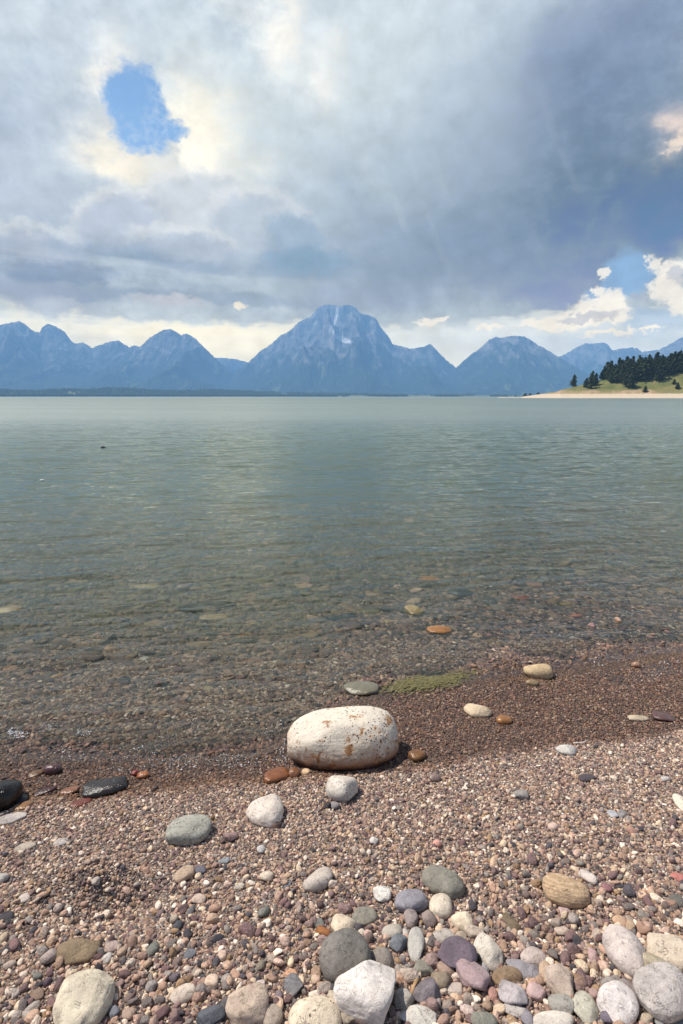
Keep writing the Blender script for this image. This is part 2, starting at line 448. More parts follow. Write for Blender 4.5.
# a wind-roughened lake never mirrors at full strength: its facets lean towards the viewer
fres = nt.m('MULTIPLY', fres, nt.rng(nt.m('LOGARITHM', py_, 10.0), 1.2, 2.6, 1.0, .55))
refr = nt.node('ShaderNodeBsdfRefraction', {'Color': (.93, .97, .95), 'Roughness': 0.0, 'IOR': 1.333, 'Normal': bn}).outputs[0]
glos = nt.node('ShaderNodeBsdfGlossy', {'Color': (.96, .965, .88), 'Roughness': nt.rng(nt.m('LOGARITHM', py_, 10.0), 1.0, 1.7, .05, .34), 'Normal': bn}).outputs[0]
murk = nt.node('ShaderNodeBsdfDiffuse', {'Color': nt.mix(nt.rng(dep, .3, 2.5), (.116, .168, .108), (.060, .108, .098))}).outputs[0]
turb = nt.m('SUBTRACT', 1.0, nt.m('EXPONENT', nt.m('MULTIPLY', dep, -0.95)))
mx = nt.node('ShaderNodeMixShader', {0: turb, 1: refr, 2: murk}).outputs[0]
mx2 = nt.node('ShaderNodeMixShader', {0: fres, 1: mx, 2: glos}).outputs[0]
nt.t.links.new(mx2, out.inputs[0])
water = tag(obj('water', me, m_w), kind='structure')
# the last centimetre at the edge: a film that bends nothing and only glistens
m_fm, nt, out = material('water_film')
P = nt.node('ShaderNodeNewGeometry').outputs['Position']
fb = nt.bump(nt.noise(P, 30.0, 4), .25, .02)
fr = nt.node('ShaderNodeFresnel', {'IOR': 1.333, 'Normal': fb}).outputs[0]
clear = nt.node('ShaderNodeBsdfTransparent', {'Color': (.93, .93, .91)}).outputs[0]
gl = nt.node('ShaderNodeBsdfGlossy', {'Color': (.96, .96, .94), 'Roughness': .06, 'Normal': fb}).outputs[0]
nt.t.links.new(nt.node('ShaderNodeMixShader', {0: fr, 1: clear, 2: gl}).outputs[0], out.inputs[0])
tag(obj('water_film', me_film, m_fm), kind='structure')
water.cycles.is_caustics_caster = True
ground_o.cycles.is_caustics_receiver = True
L.cycles.is_caustics_light = True
# ------------------------------------------------------------------ stones: shapes
def ico(sub):
    bm = bmesh.new(); bmesh.ops.create_icosphere(bm, subdivisions=sub, radius=1.0)
    v = np.array([q.co[:] for q in bm.verts]); f = np.array([[q.index for q in p.verts] for p in bm.faces])
    bm.free(); return v, f
ICO = {s: ico(s) for s in (2, 3, 4, 5, 6)}
def n3(v, s, seed):
    a = fbm(v[:, 0] * s + 7.1, v[:, 1] * s + 3.3, 3, seed); b = fbm(v[:, 1] * s - 2.1, v[:, 2] * s + 8.7, 3, seed + 50)
    c = fbm(v[:, 2] * s + 4.4, v[:, 0] * s - 6.2, 3, seed + 90)
    return (a + b + c) / 1.5 - 1.0
def stone_unit(kind, seed, sub):
    """a stone filling the unit box [-1,1]^3; kind is how the water and the frost left it"""
    r = np.random.default_rng(seed)
    v, f = ICO[sub]; d = v / np.linalg.norm(v, axis=1)[:, None]
    p = {'round': 2.15, 'oval': 2.2, 'flat': 2.4, 'slab': 3.4, 'angular': 2.7, 'tri': 2.5, 'block': 3.6}[kind]
    rad = 1 / (np.abs(d[:, 0]) ** p + np.abs(d[:, 1]) ** p + np.abs(d[:, 2]) ** p) ** (1 / p)
    ncut = {'round': 6, 'oval': 5, 'flat': 5, 'slab': 7, 'angular': 13, 'tri': 6, 'block': 9}[kind]
    sharp = {'round': 12, 'oval': 12, 'flat': 16, 'slab': 26, 'angular': 38, 'tri': 26, 'block': 30}[kind]
    inv = rad ** -sharp
    for _ in range(ncut):
        n = r.normal(size=3); n /= np.linalg.norm(n)
        if kind == 'flat': n[2] *= .4; n /= np.linalg.norm(n)
        o = r.uniform(.60, .92) if kind == 'angular' else r.uniform(.74, 1.0)
        q = np.maximum(d @ n, 1e-4) / o
        inv = inv + q ** sharp
    if kind == 'tri':
        for k in range(3):
            a = math.radians(90 + 120 * k + r.uniform(-16, 16)); n = np.array([math.cos(a), math.sin(a), .25]); n /= np.linalg.norm(n)
            inv = inv + (np.maximum(d @ n, 1e-4) / r.uniform(.48, .6)) ** 9
    rad = inv ** (-1 / sharp)
    w = d * rad[:, None]
    rough = {'round': .07, 'oval': .065, 'flat': .07, 'slab': .08, 'angular': .10, 'tri': .08, 'block': .08}[kind]
    w = w * (1 + rough * 1.6 * n3(d, 1.3, seed) + rough * .9 * n3(d, 4.0, seed + 7) + (rough * .42 * n3(d, 11.0, seed + 3) if sub >= 4 else 0))[:, None]
    lo, hi = w.min(0), w.max(0)
    return (w - (lo + hi) / 2) / ((hi - lo) / 2), f

# ------------------------------------------------------------------ stones: materials (the colour of each stone is its own)
def stone_material(name, kind, wet=False):
    m, nt, out = material(name)
    oi = nt.node('ShaderNodeObjectInfo'); colr = oi.outputs['Color']; rnd = oi.outputs['Random']
    O = nt.node('ShaderNodeTexCoord').outputs['Object']
    off = nt.vm('ADD', O, nt.comb(nt.m('MULTIPLY', rnd, 31.0), nt.m('MULTIPLY', rnd, 17.0), rnd))
    hsv = nt.node('ShaderNodeHueSaturation', {'Saturation': 1.0 if wet else .80, 'Color': colr}).outputs[0]; colr = hsv
    a = nt.noise(off, 16.0, 6, .65, .5); b = nt.noise(off, 70.0, 5, .68); g = nt.noise(off, 330.0, 3, .6); sp = nt.voro(off, 240.0); sc_ = nt.noise(off, 34.0, 2)
    c = nt.mix(nt.rng(a, .32, .66), nt.mix(1.0, colr, (.72, .70, .69), 'MULTIPLY'), nt.mix(1.0, colr, (1.16, 1.14, 1.11), 'MULTIPLY'))
    c = nt.mix(nt.rng(b, .50, .70, 0, .55), c, nt.mix(1.0, colr, (.60, .55, .51), 'MULTIPLY'))
    c = nt.mix(nt.rng(g, .42, .62, 0, .45), c, nt.mix(1.0, c, (.62, .60, .58), 'MULTIPLY'))
    c = nt.mix(nt.m('MULTIPLY', nt.rng(sp, .10, .24, 1, 0), nt.rng(sc_, .50, .62, 0, .7)), c, nt.mix(1.0, colr, (.34, .30, .28), 'MULTIPLY'))
    cr = nt.noise(off, 22.0, 4, .55, 1.2); crack = nt.m('MULTIPLY', nt.rng(nt.m('ABSOLUTE', nt.m('SUBTRACT', cr, .5)), .0, .010, 1, 0), nt.rng(sc_, .46, .56))
    c = nt.mix(nt.m('MULTIPLY', crack, .55), c, (.10, .075, .06))
    h = nt.m('SUBTRACT', nt.m('ADD', nt.m('MULTIPLY', b, .7), nt.m('MULTIPLY_ADD', g, .3, nt.m('MULTIPLY', a, .8))), nt.m('MULTIPLY', crack, .35))
    if kind == 'pitted':
        v = nt.voro(off, 75.0); n = nt.noise(off, 18.0, 2)
        pit = nt.m('MULTIPLY', nt.rng(v, .10, .24, 1, 0), nt.rng(n, .48, .60))
        c = nt.mix(nt.m('MULTIPLY', pit, .85), c, (.10, .06, .045)); h = nt.m('SUBTRACT', h, nt.m('MULTIPLY', pit, .8))
    if kind == 'banded':
        s = nt.sep(off); w = nt.noise(off, 9.0, 2)
        band = nt.m('SINE', nt.m('MULTIPLY', nt.m('ADD', nt.m('MULTIPLY_ADD', s[2], 1.0, nt.m('MULTIPLY', s[1], .35)), nt.m('MULTIPLY', w, .03)), 620.0))
        c = nt.mix(nt.rng(band, -.2, 1, 0, .45), c, nt.mix(1.0, colr, (1.25, 1.3, 1.4), 'MULTIPLY'))
    if kind == 'veined':
        w = nt.noise(off, 26.0, 3, .5, .6); vein = nt.rng(nt.m('ABSOLUTE', nt.m('SUBTRACT', w, .5)), .0, .018, 1, 0)
        c = nt.mix(nt.m('MULTIPLY', vein, .6), c, (.62, .57, .52))
    if kind == 'chalky':
        c = nt.mix(nt.rng(b, .55, .62, 0, .55), c, (.34, .27, .22))
    if wet:
        c = nt.mix(1.0, c, (.55, .50, .46), 'MULTIPLY')
    principled(nt, out, Base_Color=c, Roughness=(nt.rng(b, .3, .7, .12, .3) if wet else nt.rng(b, .3, .7, .72, .92)),
               Specular_IOR_Level=(.5 if wet else .3), Normal=nt.bump(h, .4 if wet else .75, .008))
    return m
M = {k: stone_material(k + '_stone', k) for k in ('plain', 'pitted', 'banded', 'veined', 'chalky')}
M['wet'] = stone_material('wet_stone', 'plain', True)

GAIN = 1.16      # sunlit level of a white horizontal surface in this light
FLAT = {'round': .80, 'oval': .62, 'flat': .36, 'slab': .45, 'angular': .72, 'tri': .55, 'block': .78}
feet = []                                                   # stone footprints, so the gravel lies round them
def put_stone(i, px, py, w, h, tilt, kind, rgb, mat, label, name='stone', cat='stone', bury=.22, flat=None, group=None, sink=0.0):
    e = math.asin(-ray(px, py)[2]); k = flat or FLAT[kind]
    ph = math.radians(tilt); se, ce = math.sin(e), math.cos(e)
    bot = hit(px, py + h * .30); dep = float((bot - CAM) @ np.array([0, math.cos(PITCH), -math.sin(PITCH)])); s = dep / F
    yaw = math.atan2(math.sin(ph) / se, math.cos(ph)); C2, S2 = math.cos(yaw) ** 2, math.sin(yaw) ** 2
    best = None
    for q in np.linspace(.48, 1.15, 60):                    # depth to length, so that the stone shows w by h
        a = (w * s / 2) / math.sqrt(C2 + q * q * S2); b = a * q; c = k * min(a, b)
        er = abs(math.sqrt((a * a * S2 + b * b * C2) * se * se + (c * ce) ** 2) - h * s / 2)
        if best is None or er < best[0]: best = (er, a, b)
    a, b = best[1:]; c = k * min(a, b)
    y_ = math.sqrt((a * a * S2 + b * b * C2) * se * se + (c * ce) ** 2); g_ = min(1.15, max(.87, math.sqrt(h * s / 2 / y_)))
    a, b, c = a * g_, b * g_, c * g_
    lift = c * (1 - 2 * bury) - sink
    p = hit(px, py, lift)
    big = w * h
    sub = 5 if big > 2500 else 4 if big > 260 else 3
    v, f = stone_unit(kind, 1000 + i * 13, sub)
    v = v * np.array([a, b, c])
    me = mesh_from(name, v, f)
    o = obj(name, me, M[mat])
    o.location = p
    r = np.random.default_rng(500 + i)
    o.rotation_euler = (r.uniform(-.10, .10), r.uniform(-.10, .10), yaw)
    alb = np.clip(lin(rgb) / GAIN, 0, .82)
    o.color = (*alb, 1)
    tag(o, label, cat, group)
    feet.append((p[0], p[1], a, b, yaw, p[2] - c))
    return o
# ------------------------------------------------------------------ the stones one can point at
# px, py, w, h (where they lie and how large they show), tilt, shape, colour in the sun, finish, label
S = [
# --- along the foot of the picture, from left to right
(82,1003,57,54,0,'tri',(228,214,186),'plain','large smooth cream stone, pear shaped with a shallow dent, alone at the lower left'),
(78,952,42,20,6,'slab',(152,128,94),'plain','flat tan-brown slab set flush in the gravel above the pear-shaped cream stone'),
(49,957,16,14,0,'round',(188,168,158),'plain','small rounded pinkish grey stone touching the left end of the flat tan slab'),
(36,995,17,10,0,'flat',(150,122,102),'plain','flat brown pebble left of the pear-shaped cream stone'),
(31,1010,12,14,60,'angular',(190,178,165),'plain','pale grey pebble standing on edge below the flat brown pebble at lower left'),
(6,918,16,10,0,'flat',(78,74,80),'plain','dark charcoal flat pebble at the left edge of the beach'),
(24,898,11,8,30,'flat',(224,208,196),'plain','small whitish pink flat pebble left of the scuffed hollow'),
(2,878,12,10,0,'round',(216,211,202),'plain','pale whitish pebble cut by the left edge, level with the scuffed hollow'),
(58,908,8,9,0,'round',(205,185,175),'plain','tiny pale pink pebble in the lower mouth of the scuffed hollow'),
(96,881,8,8,0,'round',(200,188,175),'plain','tiny pale grey pebble in the shaded side of the scuffed hollow'),
(97,958,12,9,25,'angular',(118,82,82),'plain','maroon angular chip touching the right end of the flat tan slab'),
(106,959,11,9,0,'angular',(216,206,196),'plain','whitish angular chip just right of the maroon chip'),
(114,1012,11,12,40,'angular',(122,126,138),'plain','blue-grey angular pebble right of the pear-shaped cream stone'),
(129,1014,14,10,0,'round',(196,165,145),'plain','tan-pink pebble right of the blue-grey pebble at lower left'),
(112,947,13,9,20,'flat',(192,167,157),'plain','dusty pink flat pebble above the whitish chip by the tan slab'),
(133,940,11,8,0,'slab',(164,132,112),'plain','small brown slab pebble, right of the dusty pink pebble'),
(37,977,9,8,0,'angular',(140,142,132),'plain','little grey-green chip above the flat brown pebble at lower left'),
(48,982,8,8,0,'round',(92,74,88),'plain','little dark purple pebble up and left of the pear-shaped cream stone'),
(7,948,9,8,40,'flat',(92,90,98),'plain','little dark bluish chip near the left edge, below the charcoal pebble'),
(184,874,19,14,28,'oval',(200,170,140),'plain','beige-tan oval stone with a small dark purple stone at its right end'),
(200,870,14,8,0,'flat',(112,108,124),'plain','dark bluish purple stone touching the beige-tan oval'),
(199,899,15,10,0,'slab',(206,180,160),'plain','small blocky beige stone below the beige-tan oval'),
(183,908,11,8,20,'angular',(128,102,102),'plain','dull purple chip at lower left of the small blocky beige stone'),
(191,911,9,11,60,'angular',(132,132,134),'plain','grey chip standing just below the small blocky beige stone'),
(178,926,8,9,0,'angular',(80,84,92),'plain','dark slate chip at the end of the little row of chips, lowest one'),
(174,919,9,9,0,'round',(196,178,155),'plain','small dull beige pebble touching the dark slate chip'),
(160,914,8,9,60,'round',(140,118,120),'plain','small mauve pebble left of the row of chips'),
(153,949,12,13,70,'tri',(132,132,122),'plain','grey-green three-cornered chip below the row of chips'),
(267,877,14,10,15,'angular',(220,200,174),'plain','cream angular pebble left of the half beige half grey stone'),
(239,886,11,6,15,'flat',(212,200,180),'plain','thin pale flat pebble left of the cream angular pebble'),
(264,912,12,11,0,'angular',(140,140,130),'plain','grey-green rough chip below the cream angular pebble'),
(218,938,12,8,15,'angular',(70,70,80),'plain','blue-black chip in the middle of the left gravel'),
(222,956,10,9,0,'round',(230,194,168),'plain','pale peach round pebble below the blue-black chip'),
(190,954,13,9,15,'flat',(128,132,142),'plain','blue-grey flat pebble left of the pale peach pebble'),
(212,982,15,13,32,'oval',(230,198,172),'plain','peach and white oval pebble above the dark blue-grey rock'),
(183,995,24,17,22,'oval',(226,206,186),'plain','flattish cream-pink oval stone left of the peach and white pebble'),
(151,987,12,10,15,'angular',(168,158,154),'plain','pale grey angular pebble left of the cream-pink oval'),
(163,986,9,8,0,'round',(198,154,122),'plain','orange-tan pebble between the pale grey pebble and the cream-pink oval'),
(211,1016,25,20,30,'angular',(98,103,114),'plain','dark blue-grey angular rock, half in frame at the bottom'),
(161,1014,15,13,40,'angular',(124,90,92),'plain','purple-maroon angular chip left of the dark blue-grey rock'),
(223,1006,9,16,75,'oval',(108,104,106),'plain','narrow dark grey pebble leaning against the big pinkish beige block'),
(248,1009,43,33,16,'block',(214,188,164),'plain','big pinkish beige block with rounded corners at the bottom'),
(272,1017,21,20,40,'oval',(200,180,160),'plain','pale beige stone touching the right side of the pinkish beige block'),
(174,978,11,9,0,'angular',(122,108,116),'plain','purple-grey chip above the cream-pink oval'),
(261,966,9,9,0,'round',(142,132,112),'plain','olive-grey round pebble above the pinkish beige block'),
(260,985,11,9,30,'angular',(224,204,194),'plain','white-pink angular chip just above the pinkish beige block'),
(235,974,11,8,-20,'flat',(202,156,124),'plain','tan-orange flat chip right of the peach and white pebble'),
(318,880,31,21,24,'oval',(202,188,174),'veined','oval stone, beige on the left and grey on the right, tilted up'),
(382,893,18,16,0,'angular',(248,243,233),'chalky','small chalk-white crumbly stone, brightest of its neighbours'),
(364,916,27,16,5,'flat',(148,144,130),'plain','flat grey-olive stone above the large round grey stone'),
(343,926,26,20,-12,'tri',(238,216,184),'plain','cream three-cornered stone leaning on the large round grey stone'),
(345,957,51,44,18,'round',(136,131,124),'plain','large round grey stone, smooth, behind the big white rock'),
(366,990,60,54,-14,'block',(246,236,228),'veined','big angular white rock in front of the large round grey stone'),
(382,959,24,20,20,'tri',(158,148,138),'plain','grey-tan wedge on the right of the large round grey stone'),
(398,943,19,16,0,'angular',(124,130,140),'plain','blue-grey stone above the grey-tan wedge'),
(392,932,21,13,8,'oval',(184,174,160),'plain','grey-beige oval right above the blue-grey stone'),
(411,902,34,20,0,'round',(164,160,172),'plain','lavender-grey lumpy stone below the olive-grey oval'),
(405,933,8,8,0,'round',(228,220,210),'plain','tiny white pebble right of the grey-beige oval'),
(293,986,18,17,30,'angular',(150,148,152),'plain','mid-grey rounded chunk left of the big angular white rock'),
(315,1020,54,36,4,'oval',(240,220,188),'pitted','big cream stone cut off by the bottom, left below the white rock'),
(341,1011,34,27,-36,'angular',(194,178,154),'plain','tan-grey cracked stone between the big cream stone and the white rock'),
(404,998,19,19,-30,'angular',(200,190,176),'plain','grey-beige rough stone on the right flank of the big white rock'),
(417,1018,40,20,-12,'slab',(218,212,202),'veined','pale slab with a thin grey line at the bottom, right of the white rock'),
(368,935,9,9,0,'round',(220,178,164),'plain','salmon-pink pebble right of the cream three-cornered stone'),
(361,934,8,9,0,'round',(232,214,192),'plain','tiny cream pebble touching the salmon-pink pebble'),
(284,941,14,9,-10,'angular',(206,172,154),'plain','pinkish beige chip left of the striped wood chip'),
(319,924,11,9,0,'flat',(142,144,138),'plain','grey-green chip just above the striped wood chip'),
(320,998,13,9,0,'flat',(194,142,132),'plain','brick-pink flat pebble between the grey chunk and the white rock'),
(290,974,14,8,10,'flat',(224,164,114),'plain','orange flat pebble just above the mid-grey chunk'),
(278,998,9,12,70,'round',(142,122,130),'plain','mauve pebble below left of the mid-grey chunk'),
(287,886,8,9,50,'flat',(128,130,140),'plain','small bluish grey chip left of the half beige half grey stone'),
(443,882,41,28,-24,'oval',(150,146,132),'plain','olive-grey smooth oval sloping down to the right, uppermost of the large stones'),
(441,906,24,22,-20,'oval',(226,210,186),'plain','cream oval below the olive-grey smooth oval'),
(451,913,13,14,50,'angular',(134,108,118),'plain','mauve chip on the right edge of the cream oval'),
(463,922,22,18,12,'tri',(242,222,188),'plain','cream-yellow stone right of the mauve chip'),
(411,919,15,17,80,'round',(172,156,152),'plain','pinkish grey stone below the lavender-grey lumpy stone'),
(429,919,15,16,40,'angular',(166,146,138),'plain','mauve-tan chip right of the pinkish grey stone'),
(511,923,13,22,-70,'slab',(120,102,76),'plain','olive-brown slab standing on end in the gravel'),
(443,936,25,12,4,'flat',(198,188,178),'plain','pale flat stone just above the large purple stone'),
(475,932,20,13,10,'angular',(208,188,168),'plain','beige chip cluster stone right of the pale flat stone'),
(457,955,40,32,-8,'angular',(126,110,126),'plain','large purple faceted stone'),
(416,945,17,29,78,'oval',(204,200,192),'plain','whitish grey long oval standing upright left of the large purple stone'),
(488,951,26,30,-62,'angular',(218,208,192),'veined','cream-grey angular stone right of the large purple stone'),
(472,976,31,25,-30,'block',(192,162,164),'plain','rose-pink blocky stone below the large purple stone'),
(423,969,21,15,0,'angular',(156,152,136),'plain','grey-green rough stone below the whitish upright oval'),
(441,980,24,19,25,'angular',(166,146,120),'plain','khaki brown angular stone left of the rose-pink block'),
(446,969,18,13,-20,'round',(184,152,132),'plain','pinkish brown stone between the khaki stone and the large purple stone'),
(427,992,27,21,22,'angular',(140,130,138),'plain','grey-purple faceted rock at the upper end of the driftwood twigs'),
(508,977,31,17,10,'oval',(164,132,96),'plain','brown almond-shaped stone right of the rose-pink block'),
(524,969,34,19,-20,'flat',(166,161,168),'plain','lavender-grey long stone partly behind the brown almond-shaped stone'),
(533,957,25,17,-8,'oval',(214,194,184),'plain','pale pink shell-like oval above the lavender-grey long stone'),
(513,996,29,22,-14,'angular',(198,188,190),'plain','pale grey angular stone below the brown almond-shaped stone'),
(536,992,19,15,-5,'round',(208,172,168),'plain','rounded pink stone right of the pale grey angular stone'),
(516,1011,28,12,-8,'oval',(220,210,202),'plain','whitish long bent stone at the bottom, above a dark grey stub'),
(527,1019,13,14,70,'angular',(150,145,155),'plain','grey stub under the right end of the whitish bent stone'),
(484,1022,27,17,0,'round',(150,150,136),'plain','green-grey round stone cut by the bottom edge'),
(553,1023,44,18,0,'oval',(228,218,204),'plain','broad whitish stone cut by the bottom edge, right of the bent stone'),
(455,990,18,11,8,'slab',(218,198,184),'plain','pale pink slab below the khaki brown stone'),
(499,967,10,8,0,'angular',(192,132,112),'plain','brick-red chip above the brown almond-shaped stone'),
(493,995,10,13,75,'angular',(206,148,130),'plain','orange-pink chip left of the pale grey angular stone'),
(487,1006,10,9,0,'round',(178,144,114),'plain','tan pebble below the orange-pink chip'),
(467,1010,14,9,-15,'flat',(214,188,178),'plain','pale pink chip on the fine grit below the rose-pink block'),
(485,970,10,13,70,'angular',(166,164,168),'plain','grey chip between the rose-pink block and the cream-grey angular stone'),
(461,937,12,9,0,'round',(206,184,160),'plain','beige pebble below the cream-yellow stone'),
(546,972,14,18,80,'oval',(196,164,132),'plain','tan-orange upright pebble left of the pinkish beige angular stone'),
(566,890,46,29,-4,'oval',(206,168,120),'banded','golden tan oval stone with faint bands, lying alone'),
(588,878,16,12,-30,'block',(224,210,200),'plain','white-pink blocky pebble at the upper right of the golden tan oval'),
(607,888,11,9,0,'round',(168,112,118),'plain','rose-red pebble right of the golden tan oval'),
(679,878,15,8,-10,'flat',(196,104,90),'plain','bright red flat pebble at the right edge'),
(626,951,38,45,-78,'round',(220,205,197),'plain','large white-pink egg-shaped stone standing upright'),
(673,953,46,34,-20,'angular',(224,204,178),'plain','cream-tan angular stone cut by the right edge, uppermost of the right-hand pile'),
(653,968,29,30,40,'round',(190,176,146),'plain','olive-beige round stone between the egg-shaped stone and the right-hand pile'),
(665,994,57,46,8,'round',(204,195,190),'veined','largest pale grey boulder of the right-hand pile, cut by the right edge'),
(618,1004,40,33,-40,'oval',(238,228,224),'plain','bright white long oval sloping down to the right at lower right'),
(560,980,31,29,-20,'angular',(214,190,170),'plain','pinkish beige angular stone right of the tan-orange upright pebble'),
(561,1005,26,18,-8,'oval',(178,173,163),'plain','grey-green oval below the pinkish beige angular stone'),
(585,1009,27,24,-35,'slab',(202,197,176),'plain','greenish white slab between the grey-green oval and the bright white oval'),
(612,982,22,11,12,'tri',(168,158,152),'plain','flat grey wedge above the bright white long oval'),
(629,988,18,13,-30,'flat',(162,147,146),'plain','mauve-grey flat stone right of the flat grey wedge'),
(630,975,12,11,-30,'tri',(224,196,170),'plain','small cream wedge at the foot of the egg-shaped stone'),
(628,992,9,9,0,'round',(230,206,200),'plain','tiny white-pink pebble at the right of the bright white oval'),
(621,922,15,11,-28,'oval',(210,168,132),'plain','orange-beige pebble above the egg-shaped stone'),
(564,909,12,8,0,'flat',(206,176,172),'plain','pale pink pebble just below the golden tan oval'),
(562,931,16,9,0,'oval',(204,180,160),'plain','beige oval pebble below the pale pink pebble'),
(556,923,12,10,0,'angular',(178,158,144),'plain','dull pinkish chip just above the beige oval pebble'),
(593,956,12,14,60,'angular',(194,158,154),'plain','pink chip left of the egg-shaped stone'),
(671,1022,34,15,4,'flat',(166,168,166),'plain','flat grey-green stone in the bottom right corner'),
(647,1019,18,11,10,'angular',(188,168,142),'plain','tan chip left of the flat grey-green corner stone'),
(608,1017,15,13,-20,'angular',(122,112,128),'plain','blue-purple chip left of the lower end of the bright white oval'),
(677,901,15,10,12,'flat',(126,122,116),'plain','dark grey-green flat pebble at the right edge, below the bright red pebble'),
(648,927,11,8,0,'angular',(208,166,146),'plain','salmon chip above the cream-tan angular stone'),
(577,942,11,9,0,'angular',(80,78,86),'plain','dark slate chip below the beige oval pebble'),
(594,994,10,9,0,'round',(198,160,152),'plain','pink pebble at the upper left of the bright white oval'),
# --- the upper beach and the washed fringe
(2,795,36,32,0,'round',(40,38,38),'wet','black wet rock cut by the left edge at the water line'),
(105,787,41,19,12,'slab',(74,72,72),'wet','dark grey wet stone with a shiny top lying on the washed fringe'),
(19,800,15,9,22,'flat',(64,54,60),'wet','small dark wet pebble leaning against the black rock'),
(45,791,19,9,20,'flat',(100,68,66),'wet','maroon wet pebble between the black rock and the dark grey wet stone'),
(69,791,17,8,8,'flat',(190,140,112),'wet','orange wet pebble just left of the dark grey wet stone'),
(24,806,17,9,18,'flat',(204,160,114),'wet','tan wet pebble below the small dark wet pebble'),
(81,803,18,9,24,'flat',(164,104,94),'wet','reddish wet pebble below the dark grey wet stone'),
(36,774,15,8,10,'flat',(158,124,90),'wet','olive wet pebble in the wash above the maroon pebble'),
(53,769,17,12,0,'round',(132,98,104),'wet','purple round pebble awash at the lake edge'),
(135,773,7,7,0,'round',(170,80,66),'wet','tiny red pebble next to an orange one in the wash'),
(143,775,13,8,8,'oval',(224,150,98),'wet','orange pebble in the wash right of the tiny red one'),
(11,819,28,10,10,'flat',(198,188,182),'pitted','pale speckled flat stone near the left edge below the black rock'),
(25,847,20,8,12,'flat',(204,188,168),'plain','pale beige sliver below the pale speckled flat stone'),
(61,842,14,7,8,'flat',(200,190,184),'plain','pale grey flat pebble right of the pale beige sliver'),
(189,830,45,27,6,'oval',(182,182,168),'pitted','grey-green oval stone with a few dark pits on the dry gravel'),
(266,812,38,29,14,'tri',(243,229,214),'pitted','white shell-shaped stone with brown specks along its crown'),
(276,776,26,14,18,'slab',(180,122,82),'wet','orange-brown wet stone at the left foot of the great white boulder'),
(294,773,11,10,0,'round',(190,138,105),'wet','small orange wet pebble right of the orange-brown wet stone'),
(306,772,9,7,30,'oval',(222,180,130),'plain','little tan pebble under the left foot of the great white boulder'),
(341,788,32,27,-12,'round',(226,216,202),'pitted','white round stone in front of the great white boulder'),
(231,837,15,10,10,'angular',(166,132,128),'plain','dull pink chip right of the grey-green pitted oval'),
(261,850,9,8,0,'round',(214,210,206),'plain','little white-grey pebble below the shell-shaped stone'),
(224,861,12,6,10,'flat',(156,162,168),'plain','bluish flat chip below the dull pink chip'),
(277,825,10,7,0,'round',(128,98,88),'plain','little brown pebble touching the lower edge of the shell-shaped stone'),
(327,806,8,7,0,'angular',(78,70,72),'plain','dark chip at the lower left of the white round stone'),
(335,806,10,8,0,'angular',(150,144,146),'plain','grey chip just right of the dark chip by the white round stone'),
(417,755,17,12,-40,'oval',(180,136,92),'wet','golden brown wet stone in the shadow at the right of the great boulder'),
(435,778,12,8,0,'round',(190,170,168),'wet','glistening wet pebble right below the great boulder shadow'),
(567,750,21,11,0,'tri',(222,217,208),'plain','white three-cornered stone on the edge of the dry gravel at right'),
(682,804,12,18,80,'oval',(252,238,214),'plain','bright cream stone cut by the right edge on the upper beach'),
(612,814,11,8,0,'flat',(192,194,200),'plain','pale bluish pebble next to a duller grey one on the right gravel'),
(622,814,11,9,40,'flat',(162,157,156),'plain','dull grey pebble next to a pale bluish one on the right gravel'),
(522,795,15,9,0,'angular',(164,159,154),'plain','grey chip on the right gravel below the white three-cornered stone'),
(553,827,11,8,0,'round',(228,194,174),'plain','pale peach pebble on the right gravel'),
(632,831,11,8,0,'round',(188,138,118),'plain','salmon brown pebble on the right gravel'),
(666,779,10,6,0,'round',(212,204,198),'plain','little pale pebble high on the right gravel near the edge'),
(587,778,17,8,-5,'flat',(92,84,90),'plain','dark mauve flat pebble high on the right gravel'),
(437,844,9,8,0,'round',(218,148,128),'plain','coral pink pebble above the olive-grey smooth oval'),
(374,841,9,7,0,'angular',(234,226,220),'plain','little white chip below the white round stone'),
# --- on the washed gravel and in the shallows
(478,711,28,13,-8,'tri',(226,200,160),'plain','cream three-cornered stone on the wet gravel right of the great boulder'),
(504,720,16,9,8,'oval',(216,160,100),'wet','orange pebble on the wet gravel beside the cream three-cornered stone'),
(538,671,28,16,-4,'round',(222,190,136),'plain','cream and ochre stone standing in the lip of the water'),
(532,683,13,7,0,'round',(222,200,160),'wet','small cream pebble just below the cream and ochre stone'),
(638,718,21,6,0,'flat',(206,186,152),'plain','pale flat stone on the wet gravel at right'),
(664,717,22,10,-10,'flat',(140,112,114),'wet','flat purple stone on the wet gravel next to the pale flat stone'),
(439,632,28,13,0,'oval',(222,164,102),'wet','orange stone just breaking the surface of the shallows'),
(361,689,37,15,-4,'flat',(170,172,152),'wet','grey-green flat stone under thin water behind the great boulder'),
(636,665,9,7,0,'round',(230,190,160),'wet','small pale pink pebble in the water lip at right'),
(8,618,28,11,10,'flat',(255,214,140),'wet','orange-tan slab under water at the left edge'),
(148,597,26,9,4,'flat',(240,224,166),'wet','pale olive-cream slab under water, farthest out on the left'),
(58,680,13,7,18,'oval',(255,196,120),'wet','small golden pebble under water on the left'),
(109,654,10,6,10,'flat',(240,190,130),'wet','small tan pebble under water, up and right of the golden one'),
(145,663,9,6,-10,'flat',(255,250,240),'wet','small white pebble under water on the left'),
(209,692,14,5,4,'flat',(240,226,190),'wet','thin pale pebble under water left of the great boulder'),
(214,624,29,9,4,'flat',(255,222,160),'wet','cream slab under water in front of a dark ledge'),
(208,613,64,11,6,'slab',(90,88,72),'wet','long dark ledge of rock under water'),
(192,621,13,8,0,'angular',(84,92,104),'wet','dark bluish stone under water at the left end of the cream slab'),
